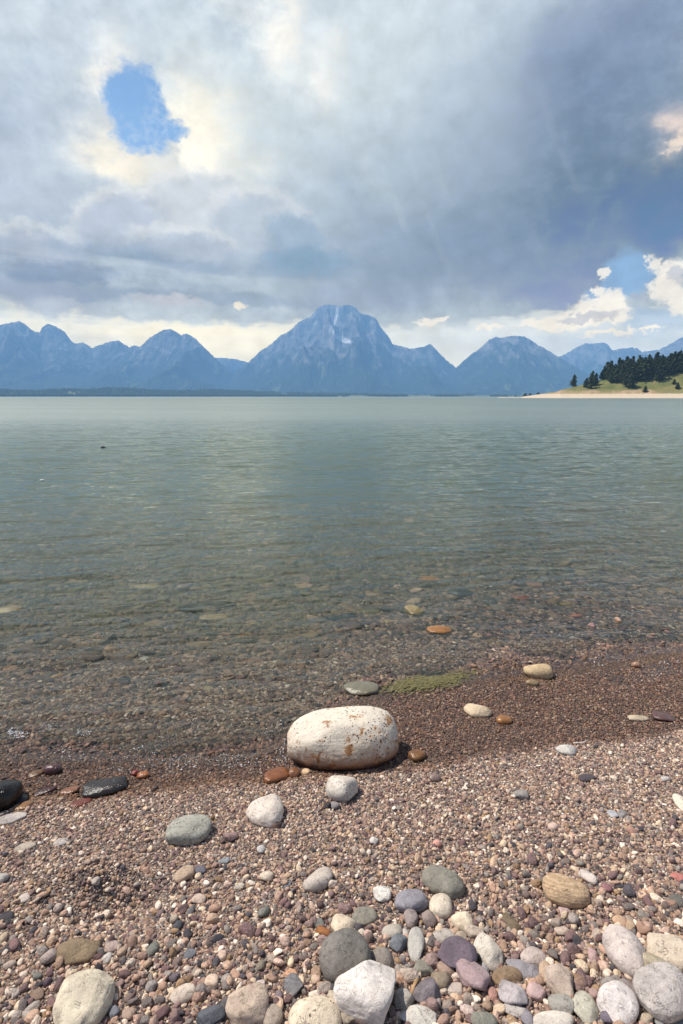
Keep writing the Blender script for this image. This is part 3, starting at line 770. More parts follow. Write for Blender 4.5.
(335,624,22,10,0,'angular',(60,58,56),'wet','dark stone under water straight behind the great boulder, left one of a dark pair'),
(349,621,17,9,0,'oval',(86,84,78),'wet','dark olive stone under water, right one of a dark pair'),
(322,598,22,10,0,'angular',(220,190,134),'wet','tan stone under water far behind the dark pair'),
(242,642,11,6,0,'oval',(236,190,130),'wet','small tan pebble under water below the cream slab'),
(198,641,15,5,0,'flat',(70,66,62),'wet','small dark sliver under water below the dark bluish stone'),
(429,586,27,9,0,'flat',(255,186,112),'wet','orange slab under water, farthest out in the middle'),
(460,597,25,14,0,'oval',(116,122,126),'wet','blue-grey stone with a pale top under water below the orange slab'),
(414,614,20,16,30,'angular',(204,192,142),'wet','pale olive angular stone under water above the orange stone'),
(371,617,21,8,6,'flat',(170,158,104),'wet','olive flat stone under water right of the dark pair'),
(373,600,17,9,0,'oval',(220,186,136),'wet','tan oval stone under water above the olive flat stone'),
(387,626,12,6,0,'flat',(240,206,144),'wet','tan sliver under water left of the orange stone'),
(488,642,21,8,0,'flat',(184,146,94),'wet','olive-brown flat stone under water right of the orange stone'),
(576,618,15,7,0,'round',(240,160,140),'wet','pink round stone under water at right'),
(666,595,21,8,-4,'flat',(226,190,138),'wet','tan slab under water near the right edge'),
(520,602,19,8,0,'flat',(216,132,98),'wet','red-brown slab under water at right of the blue-grey stone'),
(534,591,17,6,0,'flat',(236,190,164),'wet','pinkish tan flat stone under water beyond the red-brown slab'),
(565,608,13,7,0,'round',(206,192,132),'wet','olive pebble under water above the pink round stone'),
]
for i, (px, py, w, h, tilt, kind, rgb, mat, label) in enumerate(S):
    small = w * h < 260
    put_stone(i, px, py, w, h, tilt, kind, rgb, mat, label, 'pebble' if small else 'stone', 'pebble' if small else 'stone',
              sink=.0, bury=.28 if kind in ('flat', 'slab') else .2)

# ------------------------------------------------------------------ the great white boulder
m_b, nt, out = material('rust_stained_limestone')
O = nt.node('ShaderNodeTexCoord').outputs['Object']
ox, oy, oz = nt.sep(O)
a = nt.noise(O, 7.0, 5, .6); b = nt.noise(O, 42.0, 5, .65); s1 = nt.noise(O, 11.0, 5, .65, .6); g = nt.noise(O, 260.0, 2)
streak = nt.noise(nt.comb(nt.m('MULTIPLY', ox, 26.0), nt.m('MULTIPLY', oy, 26.0), nt.m('MULTIPLY', oz, 9.0)), 1.0, 4, .6)
c = nt.mix(nt.rng(a, .3, .7), (.60, .53, .43), (.78, .71, .60))
c = nt.mix(nt.rng(b, .52, .72, 0, .30), c, (.50, .43, .36))
c = nt.mix(nt.rng(g, .45, .65, 0, .25), c, (.60, .55, .50))
low = nt.rng(oz, -.055, .055, 1, 0, True)
rustlow = nt.m('MULTIPLY', low, nt.rng(streak, .30, .50, 0, 1, True))
c = nt.mix(nt.rng(nt.noise(O, 5.0, 3), .44, .64, 0, .35, True), c, (.70, .54, .36))
c = nt.mix(nt.m('MULTIPLY', rustlow, .85), c, (.24, .095, .03))
s2 = nt.noise(O, 24.0, 4, .62, .4); where = nt.rng(nt.noise(O, 7.5, 2), .44, .58)
blot = nt.m('MULTIPLY', nt.rng(s2, .53, .60, 0, 1, True), where)
c = nt.mix(nt.m('MULTIPLY', blot, .80), c, (.42, .19, .055))
blot2 = nt.m('MULTIPLY', nt.rng(s2, .58, .63, 0, 1, True), nt.rng(nt.noise(O, 60.0, 3), .42, .55))
c = nt.mix(nt.m('MULTIPLY', blot2, .75), c, (.22, .085, .03))
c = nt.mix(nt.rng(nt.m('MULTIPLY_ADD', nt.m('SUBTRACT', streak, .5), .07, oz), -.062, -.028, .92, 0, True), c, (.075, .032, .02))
v = nt.voro(O, 58.0); vn = nt.noise(O, 9.0, 3)
pit = nt.m('MULTIPLY', nt.rng(v, .14, .30, 1, 0, True), nt.rng(nt.m('MULTIPLY_ADD', ox, .45, vn), .42, .54))
v2 = nt.voro(O, 130.0); pit2 = nt.m('MULTIPLY', nt.rng(v2, .12, .26, 1, 0, True), nt.rng(nt.noise(O, 16.0, 2), .48, .56))
pit = nt.m('MAXIMUM', pit, pit2)
c = nt.mix(nt.m('MULTIPLY', pit, .85), c, (.09, .06, .05))
hh = nt.m('SUBTRACT', nt.m('MULTIPLY_ADD', b, .7, nt.m('MULTIPLY', g, .2)), nt.m('MULTIPLY', pit, 1.1))
principled(nt, out, Base_Color=c, Roughness=.82, Specular_IOR_Level=.25, Normal=nt.bump(hh, .6, .010))
bt = hit(343.5, 764); dep = float((bt - CAM) @ np.array([0, math.cos(PITCH), -math.sin(PITCH)])); s = dep / F
A = 115 * s / 2 * 1.0; B = .140; Cc = .111
v, f = ICO[6]; d = v / np.linalg.norm(v, axis=1)[:, None]
p = 2.7
r = 1 / (np.abs(d[:, 0]) ** 3.3 + np.abs(d[:, 1]) ** 2.5 + np.abs(d[:, 2]) ** 2.6) ** (1 / 2.75)
for nx_, ny_, nz_, of_ in ((-.72, -.25, .66, .90), (.88, -.30, .36, .88), (.15, -.85, .50, .84), (.1, .1, 1, .93), (.55, -.2, .8, .93), (-.45, -.8, .1, .90), (.5, -.85, .1, .90)):
    n_ = np.array([nx_, ny_, nz_]); n_ /= np.linalg.norm(n_)
    r = (r ** -14. + (np.maximum(d @ n_, 1e-4) / of_) ** 14.) ** (-1 / 14.)
w = d * r[:, None]
# fuller and higher on the right shoulder, a sloping left end, a slight waist
w[:, 2] += .035 * w[:, 0] * (w[:, 2] > -.4) + .03 * np.sin(w[:, 0] * 2.5 + .6)
w[:, 2] *= 1 - .04 * sstep(.2, 1.0, -w[:, 0])
w[:, 1] *= 1 + .05 * w[:, 0]
w = w * (1 + .030 * n3(d, 1.6, 77) + .034 * n3(d, 4.0, 78) + .014 * n3(d, 12, 79) + .006 * n3(d, 40, 80))[:, None]
lo, hi = w.min(0), w.max(0); w = (w - (lo + hi) / 2) / ((hi - lo) / 2)
me = mesh_from('boulder', w * np.array([A, B, Cc]))if False else mesh_from('boulder', w * np.array([A, B, Cc]), f)
o = obj('boulder', me, m_b)
pc = hit(343.5, 738, Cc * .78)
o.location = (pc[0], pc[1], pc[2]); o.rotation_euler = (.05, -.01, math.radians(3))
tag(o, 'great white oblong boulder with rust stains and pits, lying at the edge of the lake', 'boulder')
feet.append((pc[0], pc[1], A * .93, B * .93, math.radians(3), pc[2] - Cc))
for q in C.objects:
    if q.name.split('.')[0] in ('stone', 'pebble', 'boulder'): q.cycles.is_caustics_receiver = True

# ------------------------------------------------------------------ bits of wood
m_wd, nt, out = material('weathered_wood')
oi = nt.node('ShaderNodeObjectInfo').outputs['Color']; O = nt.node('ShaderNodeTexCoord').outputs['Object']
st = nt.noise(nt.comb(nt.m('MULTIPLY', nt.sep(O)[0], 30.0), nt.m('MULTIPLY', nt.sep(O)[1], 420.0), nt.m('MULTIPLY', nt.sep(O)[2], 420.0)), 1.0, 3)
principled(nt, out, Base_Color=nt.mix(nt.rng(st, .35, .65), nt.mix(1.0, oi, (.55, .5, .45), 'MULTIPLY'), oi), Roughness=.85, Normal=nt.bump(st, .7, .002))
def twig(pts, r0, r1, rgb, label, name='twig', cat='twig', lift=.006):
    P = [hit(x, y, lift + dz) for x, y, dz in pts]; c0 = sum(P) / len(P)
    ax = P[-1] - P[0]; ang = math.atan2(ax[1], ax[0])
    R = np.array([[math.cos(-ang), -math.sin(-ang), 0], [math.sin(-ang), math.cos(-ang), 0], [0, 0, 1]])
    vs, fs = [], []; n = len(P); K = 8
    for j, q in enumerate(P):
        t = (P[min(j + 1, n - 1)] - P[max(j - 1, 0)]); t = t / np.linalg.norm(t)
        u = np.cross(t, [0, 0, 1.]); u /= np.linalg.norm(u); w_ = np.cross(u, t); rr = r0 + (r1 - r0) * j / (n - 1)
        for k in range(K):
            a_ = 2 * math.pi * k / K; kk = rr * (1 + .16 * math.sin(k * 2.3 + j))
            vs.append(R @ (q - c0 + u * math.cos(a_) * kk + w_ * math.sin(a_) * kk))
    for j in range(n - 1):
        for k in range(K):
            fs.append((j * K + k, j * K + (k + 1) % K, (j + 1) * K + (k + 1) % K, (j + 1) * K + k))
    fs += [tuple(range(K))[::-1], tuple(range((n - 1) * K, n * K))]
    o = obj(name, mesh_from(name, vs, fs), m_wd); o.location = c0; o.rotation_euler.z = ang
    o.color = (*np.clip(lin(rgb) / GAIN, 0, .8), 1)
    return tag(o, label, cat)
twig([(411, 994, 0), (414, 986, .004), (417, 980, .006), (420, 973, .004)], .0050, .0040, (206, 170, 128), 'short tan driftwood twig lying against the grey-purple faceted rock')
twig([(420, 1007, 0), (425, 1012, .004), (430, 1015, .004), (434, 1018, .002)], .0052, .0036, (196, 138, 88), 'short orange-brown driftwood twig above the pale slab at the bottom')
twig([(573, 743, 0), (579, 743, .004), (584, 742, .008), (588, 740, .012)], .0030, .0018, (235, 228, 220), 'thin bleached curved twig above the white three-cornered stone')
twig([(318, 930, 0), (323, 932, .004), (328, 934, .004), (331, 936, .001)], .012, .009, (168, 112, 66), 'brown striped wood chip left of the large round grey stone', 'wood_chip', 'wood chip')
# ------------------------------------------------------------------ gravel: what nobody could count
m_gv, nt, out = material('gravel_pebbles')
rnd = nt.attr('rnd', 'INSTANCER'); wet = nt.attr('wet', 'INSTANCER'); val = nt.attr('val', 'INSTANCER'); alg_crest_light = nt.attr('alg_crest_light', 'INSTANCER'); rus = nt.attr('rus', 'INSTANCER')
O = nt.node('ShaderNodeTexCoord').outputs['Object']
off = nt.vm('ADD', O, nt.comb(nt.m('MULTIPLY', rnd, 40.0), 0.0, 0.0))
WARM = np.array([1.0, .985, .955])
pal = [(152,126,114),(178,150,132),(128,112,108),(200,174,150),(158,132,106),(136,114,112),(184,152,134),(112,104,102),(212,192,168),(168,142,124),
       (138,130,126),(186,156,142),(122,98,98),(222,206,190),(150,142,136),(84,80,86),(186,160,140),(140,120,116),(190,164,150),(164,150,140),(112,92,92),(236,222,208)]
stops = [(j / len(pal), tuple(lin(c) / GAIN * WARM)) for j, c in enumerate(pal)]
col = nt.ramp(rnd, stops, 'CONSTANT')
a = nt.noise(off, 1.6, 4, .6); b = nt.noise(off, 7.0, 2)
col = nt.mix(nt.rng(a, .35, .65), nt.mix(1.0, col, (.78, .76, .75), 'MULTIPLY'), nt.mix(1.0, col, (1.12, 1.1, 1.08), 'MULTIPLY'))
col = nt.vm('SCALE', col, scale=val)
wc = nt.mix(1.0, nt.mix(.14, col, (.20, .13, .11)), (.56, .465, .42), 'MULTIPLY')
col = nt.mix(wet, col, wc)
col = nt.mix(alg_crest_light, col, (.17, .16, .07))  # green coat of the deeper bed and painted crest light share this colour
col = nt.mix(rus, col, (.24, .125, .05))
principled(nt, out, Base_Color=col, Roughness=nt.rng(wet, 0, 1, .85, .42), Specular_IOR_Level=.35, Normal=nt.bump(nt.m('MULTIPLY_ADD', b, .4, a), .5, .05))

protos = bpy.data.collections.new('gravel_shapes')
kinds = ['angular', 'round', 'angular', 'oval', 'block', 'angular', 'slab', 'tri', 'angular', 'round', 'block', 'angular']
for j, k in enumerate(kinds):
    v, f = stone_unit(k, 300 + j, 3 if j < 6 else 2)
    me = mesh_from('gravel_pebble', v * np.array([1, .82, .62]), f); me.materials.append(m_gv)
    o = bpy.data.objects.new('gravel_pebble_%02d' % j, me); protos.objects.link(o)

feetA = np.array(feet)
def clear_of_stones(x, y, r, k=.86):
    ok = np.ones(len(x), bool)
    for fx, fy, a_, b_, yaw, zb in feetA:
        sel = np.abs(x - fx) + np.abs(y - fy) < 3 * max(a_, b_)
        if not sel.any(): continue
        dx_ = x[sel] - fx; dy_ = y[sel] - fy; c_, s_ = math.cos(yaw), math.sin(yaw)
        u = (dx_ * c_ + dy_ * s_) / a_; w_ = (dy_ * c_ - dx_ * s_) / b_
        ok[np.where(sel)[0]] &= (u * u + w_ * w_ > k)
    return ok
def scatter(x0, x1, y0, y1, pitch, size, sig, zoff=.25, keepf=None, clip=(.5, 2.2)):
    nx = int((x1 - x0) / pitch); ny = int((y1 - y0) / pitch)
    gx, gy = np.meshgrid(np.arange(nx), np.arange(ny), indexing='ij')
    x = x0 + (gx.ravel() + rng.uniform(-.1, 1.1, gx.size)) * pitch; y = y0 + (gy.ravel() + rng.uniform(-.1, 1.1, gx.size)) * pitch
    if keepf is not None:
        k = keepf(x, y); x, y = x[k], y[k]
    s = (size(x, y) if callable(size) else size) * np.clip(np.exp(rng.normal(0, sig, x.size)), *clip) / 2
    k = clear_of_stones(x, y, s); x, y, s = x[k], y[k], s[k]
    return x, y, s, np.full(x.size, zoff)
parts = []
dry = lambda x, y: y < y_dry(x) + .03
# coarse to fine: the beach coarsens towards the camera and to the right
coarse = lambda x, y: (.0072 + .0050 * sstep(1.95, 1.05, y) + .0020 * sstep(-.6, .9, x) * sstep(2.4, 1.6, y))
parts.append(scatter(-2.2, 2.4, .55, 1.75, .0062, .0066, .35, .15, dry))
parts.append(scatter(-2.5, 2.7, 1.75, 3.1, .0064, .0070, .35, .15, dry))
thin = lambda x, y: dry(x, y) & (rng.random(x.size) < .22 + .36 * sstep(1.6, .85, y) + .2 * sstep(-.3, .8, x))
parts.append(scatter(-2.4, 2.6, .35, 1.75, .0108, coarse, .42, .35, thin))
parts.append(scatter(-2.4, 2.6, .35, 1.75, .032, lambda x, y: coarse(x, y) * 1.7, .30, .42, dry))
parts.append(scatter(-2.6, 2.8, 1.75, 3.1, .0094, lambda x, y: coarse(x, y) * 1.05, .40, .35, thin))
parts.append(scatter(-2.6, 2.8, 1.75, 3.1, .036, lambda x, y: coarse(x, y) * 1.7, .30, .40, dry))
big = lambda x, y: dry(x, y) & (rng.random(x.size) < sstep(1.7, .9, y) * (.03 + .25 * sstep(-.2, .6, x)))
parts.append(scatter(-2.2, 2.4, .35, 1.75, .05, .027, .22, .40, big, (.7, 1.4)))
# the washed fringe and the shallow bed
wetf = lambda x, y: (y >= y_dry(x) - .02)
parts.append(scatter(-3.4, 4.2, 1.95, 3.6, .0080, lambda x, y: .0074 + .006 * sstep(.0, .5, y - y_shore(x)), .36, .22, wetf))
sub1 = lambda x, y: (y >= y_shore(x) + .12) & (y > 2.3)
parts.append(scatter(-4.5, 5.5, 2.3, 4.6, .026, lambda x, y: .020 + .012 * sstep(.3, 1.2, y - y_shore(x)), .36, .36, sub1))
parts.append(scatter(-5.5, 6.5, 3.6, 9.0, .036, .036, .40, .3))
parts.append(scatter(-5.5, 6.5, 3.0, 9.0, .088, .072, .40, .25, lambda x, y: (y > y_shore(x) + .6) & (rng.random(x.size) < .15 + .75 * sstep(.6, 1.6, y - y_shore(x)))))
x, y, s, zo = (np.concatenate(q) for q in zip(*parts))
n = len(x)
subm = sstep(.05, .3, y - y_shore(x))
z = ground(x, y) + s * (zo - .10 - .20 * ((s > .016) & (y > y_shore(x)))) + rng.uniform(0, .35, n) * s
r = rng.random((n, 3))
rot = np.stack([rng.normal(0, .45, n), rng.normal(0, .45, n), r[:, 0] * 2 * math.pi], 1)
scl = s[:, None] * np.stack([1 + .35 * r[:, 1], 1 + .1 * r[:, 2], .75 + .5 * rng.random(n)], 1) * np.stack([1 + 0 * subm, 1 + 0 * subm, 1 - .35 * subm], 1)
wv = wetness(x, y + rng.normal(0, .015, n)) * (1 - .55 * sstep(.10, .45, y - y_shore(x)))
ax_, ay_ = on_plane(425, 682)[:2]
alg_crest_light = np.exp(-(((x - ax_ - .03) / .19) ** 2 + ((y - ay_ - .33 * (x - ax_)) / .075) ** 2)) * 1.2  # yellow-green tint painted on for light focused by the wave crest
rr = rng.random(n)
bigw = (s > .016) & (y > y_shore(x)); rr = np.where(bigw, rng.choice([.02, .06, .11, .20, .25, .29, .34, .47, .57, .70, .76, .80, .93], n), rr)
ts = y - y_shore(x)
alg_crest_light = np.maximum(alg_crest_light, sstep(.7, 2.2, ts) * (.15 + .65 * rng.random(n)))
rus = np.exp(-((ts - .01) / .05) ** 2) * sstep(.55, 1.1, x) * .8 * rng.random(n) + np.exp(-((y - y_dry(x) - .02) / .05) ** 2) * sstep(.2, -.2, x) * .55 * rng.random(n)
shade = np.clip(rng.normal(1.38, .20, n), .75, 2.0) * np.where(bigw, rng.uniform(.65, 1.15, n), 1.0)
me = bpy.data.meshes.new('gravel'); me.vertices.add(n)
me.vertices.foreach_set('co', np.stack([x, y, z], 1).astype(np.float32).ravel())
fattr(me, 'rot', rot.astype(np.float32), kind='FLOAT_VECTOR'); fattr(me, 'scl', scl.astype(np.float32), kind='FLOAT_VECTOR')
fattr(me, 'rnd', rr.astype(np.float32)); fattr(me, 'wet', wv.astype(np.float32)); fattr(me, 'val', shade.astype(np.float32))
fattr(me, 'alg_crest_light', np.clip(alg_crest_light, 0, .9).astype(np.float32)); fattr(me, 'rus', np.clip(rus, 0, .9).astype(np.float32))
fattr(me, 'var', rng.integers(0, len(kinds), n).astype(np.int32), kind='INT')
print('gravel pebbles', n)
def instancer(name, me, coll):
    o = obj(name, me)
    ng = bpy.data.node_groups.new(name + '_scatter', 'GeometryNodeTree')
    ng.interface.new_socket('Geometry', in_out='INPUT', socket_type='NodeSocketGeometry')
    ng.interface.new_socket('Geometry', in_out='OUTPUT', socket_type='NodeSocketGeometry')
    N = ng.nodes.new; K = ng.links.new
    gi = N('NodeGroupInput'); go = N('NodeGroupOutput')
    ci = N('GeometryNodeCollectionInfo'); ci.inputs['Collection'].default_value = coll
    ci.inputs['Separate Children'].default_value = True; ci.inputs['Reset Children'].default_value = True
    ip = N('GeometryNodeInstanceOnPoints'); ip.inputs['Pick Instance'].default_value = True
    def na(nm, ty):
        q = N('GeometryNodeInputNamedAttribute'); q.data_type = ty; q.inputs['Name'].default_value = nm; return q.outputs[0]
    mp = N('GeometryNodeMeshToPoints')
    K(gi.outputs[0], mp.inputs['Mesh']); K(mp.outputs[0], ip.inputs['Points']); K(ci.outputs[0], ip.inputs['Instance'])
    K(na('var', 'INT'), ip.inputs['Instance Index'])
    er = N('FunctionNodeEulerToRotation'); K(na('rot', 'FLOAT_VECTOR'), er.inputs[0]); K(er.outputs[0], ip.inputs['Rotation'])
    K(na('scl', 'FLOAT_VECTOR'), ip.inputs['Scale']); K(ip.outputs[0], go.inputs[0])
    md = o.modifiers.new('scatter', 'NODES'); md.node_group = ng
    return o
gv = instancer('gravel', me, protos)
tag(gv, 'fine mauve, tan and grey gravel covering the beach and the lake bed', 'gravel', kind='stuff')
gv.cycles.is_caustics_receiver = True
for q in protos.objects: q.cycles.is_caustics_receiver = True

# ------------------------------------------------------------------ yellow-green strands added to paint the light focused by a wave crest
m_crest, nt, out = material('crest_light_strands')
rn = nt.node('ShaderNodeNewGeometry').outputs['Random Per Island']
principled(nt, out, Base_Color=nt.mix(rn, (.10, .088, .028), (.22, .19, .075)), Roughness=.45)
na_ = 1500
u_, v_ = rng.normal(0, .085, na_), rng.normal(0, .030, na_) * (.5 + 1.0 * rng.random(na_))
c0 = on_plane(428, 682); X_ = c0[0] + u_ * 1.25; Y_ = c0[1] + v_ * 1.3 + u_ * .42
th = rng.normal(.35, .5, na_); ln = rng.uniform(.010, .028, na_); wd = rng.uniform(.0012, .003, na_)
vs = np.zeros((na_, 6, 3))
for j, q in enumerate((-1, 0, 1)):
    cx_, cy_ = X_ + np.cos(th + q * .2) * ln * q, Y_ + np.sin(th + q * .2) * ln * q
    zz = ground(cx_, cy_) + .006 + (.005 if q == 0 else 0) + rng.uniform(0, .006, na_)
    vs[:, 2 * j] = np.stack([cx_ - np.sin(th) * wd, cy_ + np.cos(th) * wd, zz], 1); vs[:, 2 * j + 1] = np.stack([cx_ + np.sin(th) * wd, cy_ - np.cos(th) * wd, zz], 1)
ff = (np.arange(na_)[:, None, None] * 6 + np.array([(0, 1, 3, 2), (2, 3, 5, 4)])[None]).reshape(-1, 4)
tag(obj('crest_light_strands', mesh_from('crest_light_strands', vs.reshape(-1, 3), ff), m_crest), 'patch of yellow-green strands painting the light in a wave crest at the water line behind the great boulder', 'crest_light_strands', kind='stuff')

# ------------------------------------------------------------------ foam: bubbles left by the little breaker
m_f, nt, out = material('foam')
principled(nt, out, Base_Color=(.70, .71, .72), Roughness=.35, Specular_IOR_Level=.4)
fc = bpy.data.collections.new('foam_shapes')
v, f = ICO[2]
me = mesh_from('bubble', v, f); me.materials.append(m_f); o = bpy.data.objects.new('foam_bubble', me); fc.objects.link(o)
pts = []
def foam(px, py, n, sx, sy, r):
    for _ in range(n):
        a_, b_ = rng.normal(px, sx), rng.normal(py, sy)
        p_ = on_plane(a_, b_, .004); pts.append((p_[0], p_[1], max(.004, float(ground(p_[0], p_[1])) + .004) + .004, r * math.exp(rng.normal(0, .4))))
for q in range(30):
    cx_ = rng.uniform(0, 288); foam(cx_, 752 + 12 * fbm(np.array(cx_ / 60), 0, 2, 4) + rng.normal(0, 6) + .015 * cx_, int(rng.integers(5, 18)), 9, 2.6, .0012)
for q in range(26):
    cx_ = rng.uniform(160, 270); foam(cx_, 764 + rng.normal(0, 5), int(rng.integers(5, 16)), 9, 3.0, .0012)
for q in range(16):
    foam(rng.uniform(262, 290), rng.uniform(725, 765), 10, 6, 3, .0012)
for cx_, cy_, n_ in ((15, 733, 70), (19, 735, 40), (49, 727, 34), (81, 733, 34), (79, 731, 20)):
    foam(cx_, cy_, n_, 4.0, 2.0, .0014)
for q in range(10): foam(rng.uniform(560, 683), rng.uniform(658, 676), 5, 4, 1.5, .0018)
foam(542, 676, 16, 8, 1.5, .002)
P = np.array(pts)
me = bpy.data.meshes.new('foam'); me.vertices.add(len(P)); me.vertices.foreach_set('co', P[:, :3].astype(np.float32).ravel())
fattr(me, 'rot', np.zeros((len(P), 3), np.float32), kind='FLOAT_VECTOR')
fattr(me, 'scl', np.stack([P[:, 3] * 1.1, P[:, 3] * 1.1, P[:, 3] * .8], 1).astype(np.float32), kind='FLOAT_VECTOR')
fattr(me, 'var', np.zeros(len(P), np.int32), kind='INT')
tag(instancer('foam', me, fc), 'thin line of white foam bubbles where the lake laps the gravel', 'foam', kind='stuff')

# ------------------------------------------------------------------ things out on the lake
def lake_rock(px, py, wd, ht, dp, label, rgb, seed):
    p_ = on_plane(px, py, 0.0); v, f = stone_unit('angular', seed, 4)
    o = obj('rock', mesh_from('rock', v * np.array([wd / 2, dp / 2, ht])), M['wet']) if False else obj('rock', mesh_from('rock', v * np.array([wd / 2, dp / 2, ht]), f), M['wet'])
    o.location = (p_[0], p_[1], -ht * .35); o.color = (*lin(rgb), 1)
    return tag(o, label, 'rock')
lake_rock(104, 448, .30, .10, .25, 'dark rock just breaking the surface far out on the left of the lake', (58, 56, 54), 911)
m_fl, nt, out = material('fleck_white')
principled(nt, out, Base_Color=(.82, .82, .80), Roughness=.8)
p_ = on_plane(42, 481); v, f = stone_unit('oval', 77, 3)
o = obj('white_fleck', mesh_from('white_fleck', v * np.array([.045, .02, .016]), f), m_fl); o.location = (p_[0], p_[1], .015)  # a small white fleck afloat, of no particular kind
tag(o, 'small white fleck floating on the lake at the left', 'white_fleck')
# ------------------------------------------------------------------ mountains: real massifs 11 to 16 km off
def prof(pts):
    q = np.array([azel(*p) for p in pts]); return q[:, 0], q[:, 1]
m_mt, nt, out = material('mountain_rock_and_forest')
P = nt.node('ShaderNodeNewGeometry').outputs['Position']; Nn = nt.node('ShaderNodeNewGeometry').outputs['Normal']
hgt = nt.attr('hgt'); snow = nt.attr('snow'); slope = nt.sep(Nn)[2]
Pm = nt.vm('SCALE', P, scale=.001)
n1 = nt.noise(Pm, 2.2, 8, .62); n2 = nt.noise(Pm, 9.0, 5, .6)
gul = nt.noise(nt.comb(nt.m('MULTIPLY', nt.sep(Pm)[0], 7.0), nt.m('MULTIPLY', nt.sep(Pm)[1], 2.0), nt.m('MULTIPLY', nt.sep(Pm)[2], 1.6)), 1.0, 6, .6, .4)
rock = nt.mix(nt.rng(nt.m('MULTIPLY_ADD', n2, .5, nt.m('MULTIPLY', gul, .5)), .38, .60), (.045, .043, .042), (.34, .32, .30))
forest = nt.mix(nt.rng(n2, .3, .7), (.020, .032, .020), (.055, .072, .038))
meadow = (.17, .20, .08)
tree = nt.rng(nt.m('MULTIPLY_ADD', nt.m('SUBTRACT', gul, .5), 1500.0, nt.m('MULTIPLY_ADD', nt.m('SUBTRACT', n1, .5), 900.0, hgt)), 500, 1000, 1, 0, True)
c = nt.mix(tree, rock, forest)
c = nt.mix(nt.m('MULTIPLY', nt.m('MULTIPLY', nt.rng(gul, .57, .66, 0, 1, True), nt.rng(hgt, 900, 200, 0, 1)), .75), c, meadow)
c = nt.mix(nt.m('MULTIPLY', snow, nt.rng(n2, .24, .36)), c, (.84, .86, .88))
principled(nt, out, Base_Color=c, Roughness=.95, Specular_IOR_Level=.1, Normal=nt.bump(nt.m('MULTIPLY_ADD', n2, .4, gul), 1.0, 220.0))
def massif(name, pts, D, depth, back, seed, nr=90, da=.00055, snowf=None, rough=.62, freq=1 / 1050.):
    pa, pe = prof(pts)
    az_ = np.arange(pa[0], pa[-1], da)
    e = np.interp(az_, pa, pe)
    k = np.ones(5) / 5; es = np.convolve(np.pad(e, 2, mode='edge'), k, 'valid'); e = .7 * e + .3 * es
    e = e + .0013 * (fbm(az_ * 330, az_ * 0, 5, seed, .6) - .5) * sstep(.01, .04, e) * 2
    rr_ = np.concatenate([np.linspace(-depth, 0, nr), np.linspace(0, back, nr // 3)[1:]])
    A, R = np.meshgrid(az_, rr_, indexing='ij')
    rad = D + R + 260 * (fbm(A * 30, A * 0, 3, seed + 2) - .5)
    X = rad * np.sin(A); Y = rad * np.cos(A)
    Hh = (np.tan(e)[:, None] * D)
    t = np.where(R < 0, 1 + R / depth, 1 - R / back); t = np.clip(t, 0, 1)
    p = t ** 1.25
    rg = ridged(X * freq + .25 * fbm(X * freq * 2, Y * freq * 2, 2, seed + 5), Y * freq * .42, 6, seed + 3, .52)
    Z = Hh * p * (1 + rough * (rg - .55) * (1 - t ** 4) ** .7 * 1.6) - 15 + 90 * (rg - .5) * t * (1 - t)
    Z = np.maximum(Z, -15)
    elv = (Z - CAM[2]) / rad; mx_ = elv.max(axis=1)
    Z = np.where(Z > 0, Z * (np.tan(e) / np.maximum(mx_, 1e-4))[:, None], Z)
    me = mesh_from(name, np.stack([X, Y, Z], -1).reshape(-1, 3), grid_faces(*X.shape)[:, ::-1])
    fattr(me, 'hgt', Z.astype(np.float32).ravel())
    sn = np.zeros_like(Z)
    if snowf is not None: sn = snowf(A, np.arctan2(Z - CAM[2], rad), R)
    fattr(me, 'snow', sn.astype(np.float32).ravel())
    return tag(obj(name, me, m_mt), kind='structure')
def snowM(A, E, R):
    s_ = np.zeros_like(A)
    for px, py, w_, h_, tl in ((337, 314, 1.6, 4, 0), (335.5, 320, 1.3, 5, -10), (333, 328, 1.8, 4, -20), (332, 331, 2.6, 1.6, 0), (340, 331, 1.0, 3.0, 0), (338.5, 337, 4.5, 2.0, -10), (345, 340.5, 6.5, 2.2, -14)):
        a0, e0 = azel(px, py); k_ = azel(px + 1, py)[0] - a0; ang = math.radians(tl); c_, q_ = math.cos(ang), math.sin(ang)
        du = (A - a0) / k_; dv = (E - e0) / k_
        du, dv = du * c_ + dv * q_, -du * q_ + dv * c_
        s_ = np.maximum(s_, sstep(1.35, .75, np.sqrt((du / w_) ** 2 + (dv / h_) ** 2)))
    return s_ * (R <= 0)
# behind everything: the far wall of the range seen in the gaps
massif('mountain', [(200,380),(215,357.6),(226,358),(237,359.6),(248,362.6),(262,372),(280,386)], 16000, 3500, 3000, 21, 40)
massif('mountain', [(-330,335),(-240,345),(-160,328),(-80,334),(-30,326),(0,325),(10,322.8),(19,321.2),(25,324),(31,329.5),(39,332.8),(42.5,327),(46,324.6),(49,324),(54,325.6),(59,328.3),(65,332.5),(71,341),(76,344),(82.6,342.4),(88,345),(91,347.8),(100,345),(110,341.6),(117.7,340.4),(123,343.5),(129,347.2),(134,345),(140,347.2),(150,349),(165,353),(185,360),(215,374),(250,388)], 13200, 4800, 3500, 22)
massif('mountain', [(60,388),(90,372),(115,358),(133,350),(140,347),(150,337.4),(158,332.8),(165,329.3),(171,329),(176,332),(181,335),(187,333.6),(191,336),(196,339),(201,344),(206,349),(215,357.6),(224,366),(236,376),(252,388)], 12000, 3800, 3000, 23)
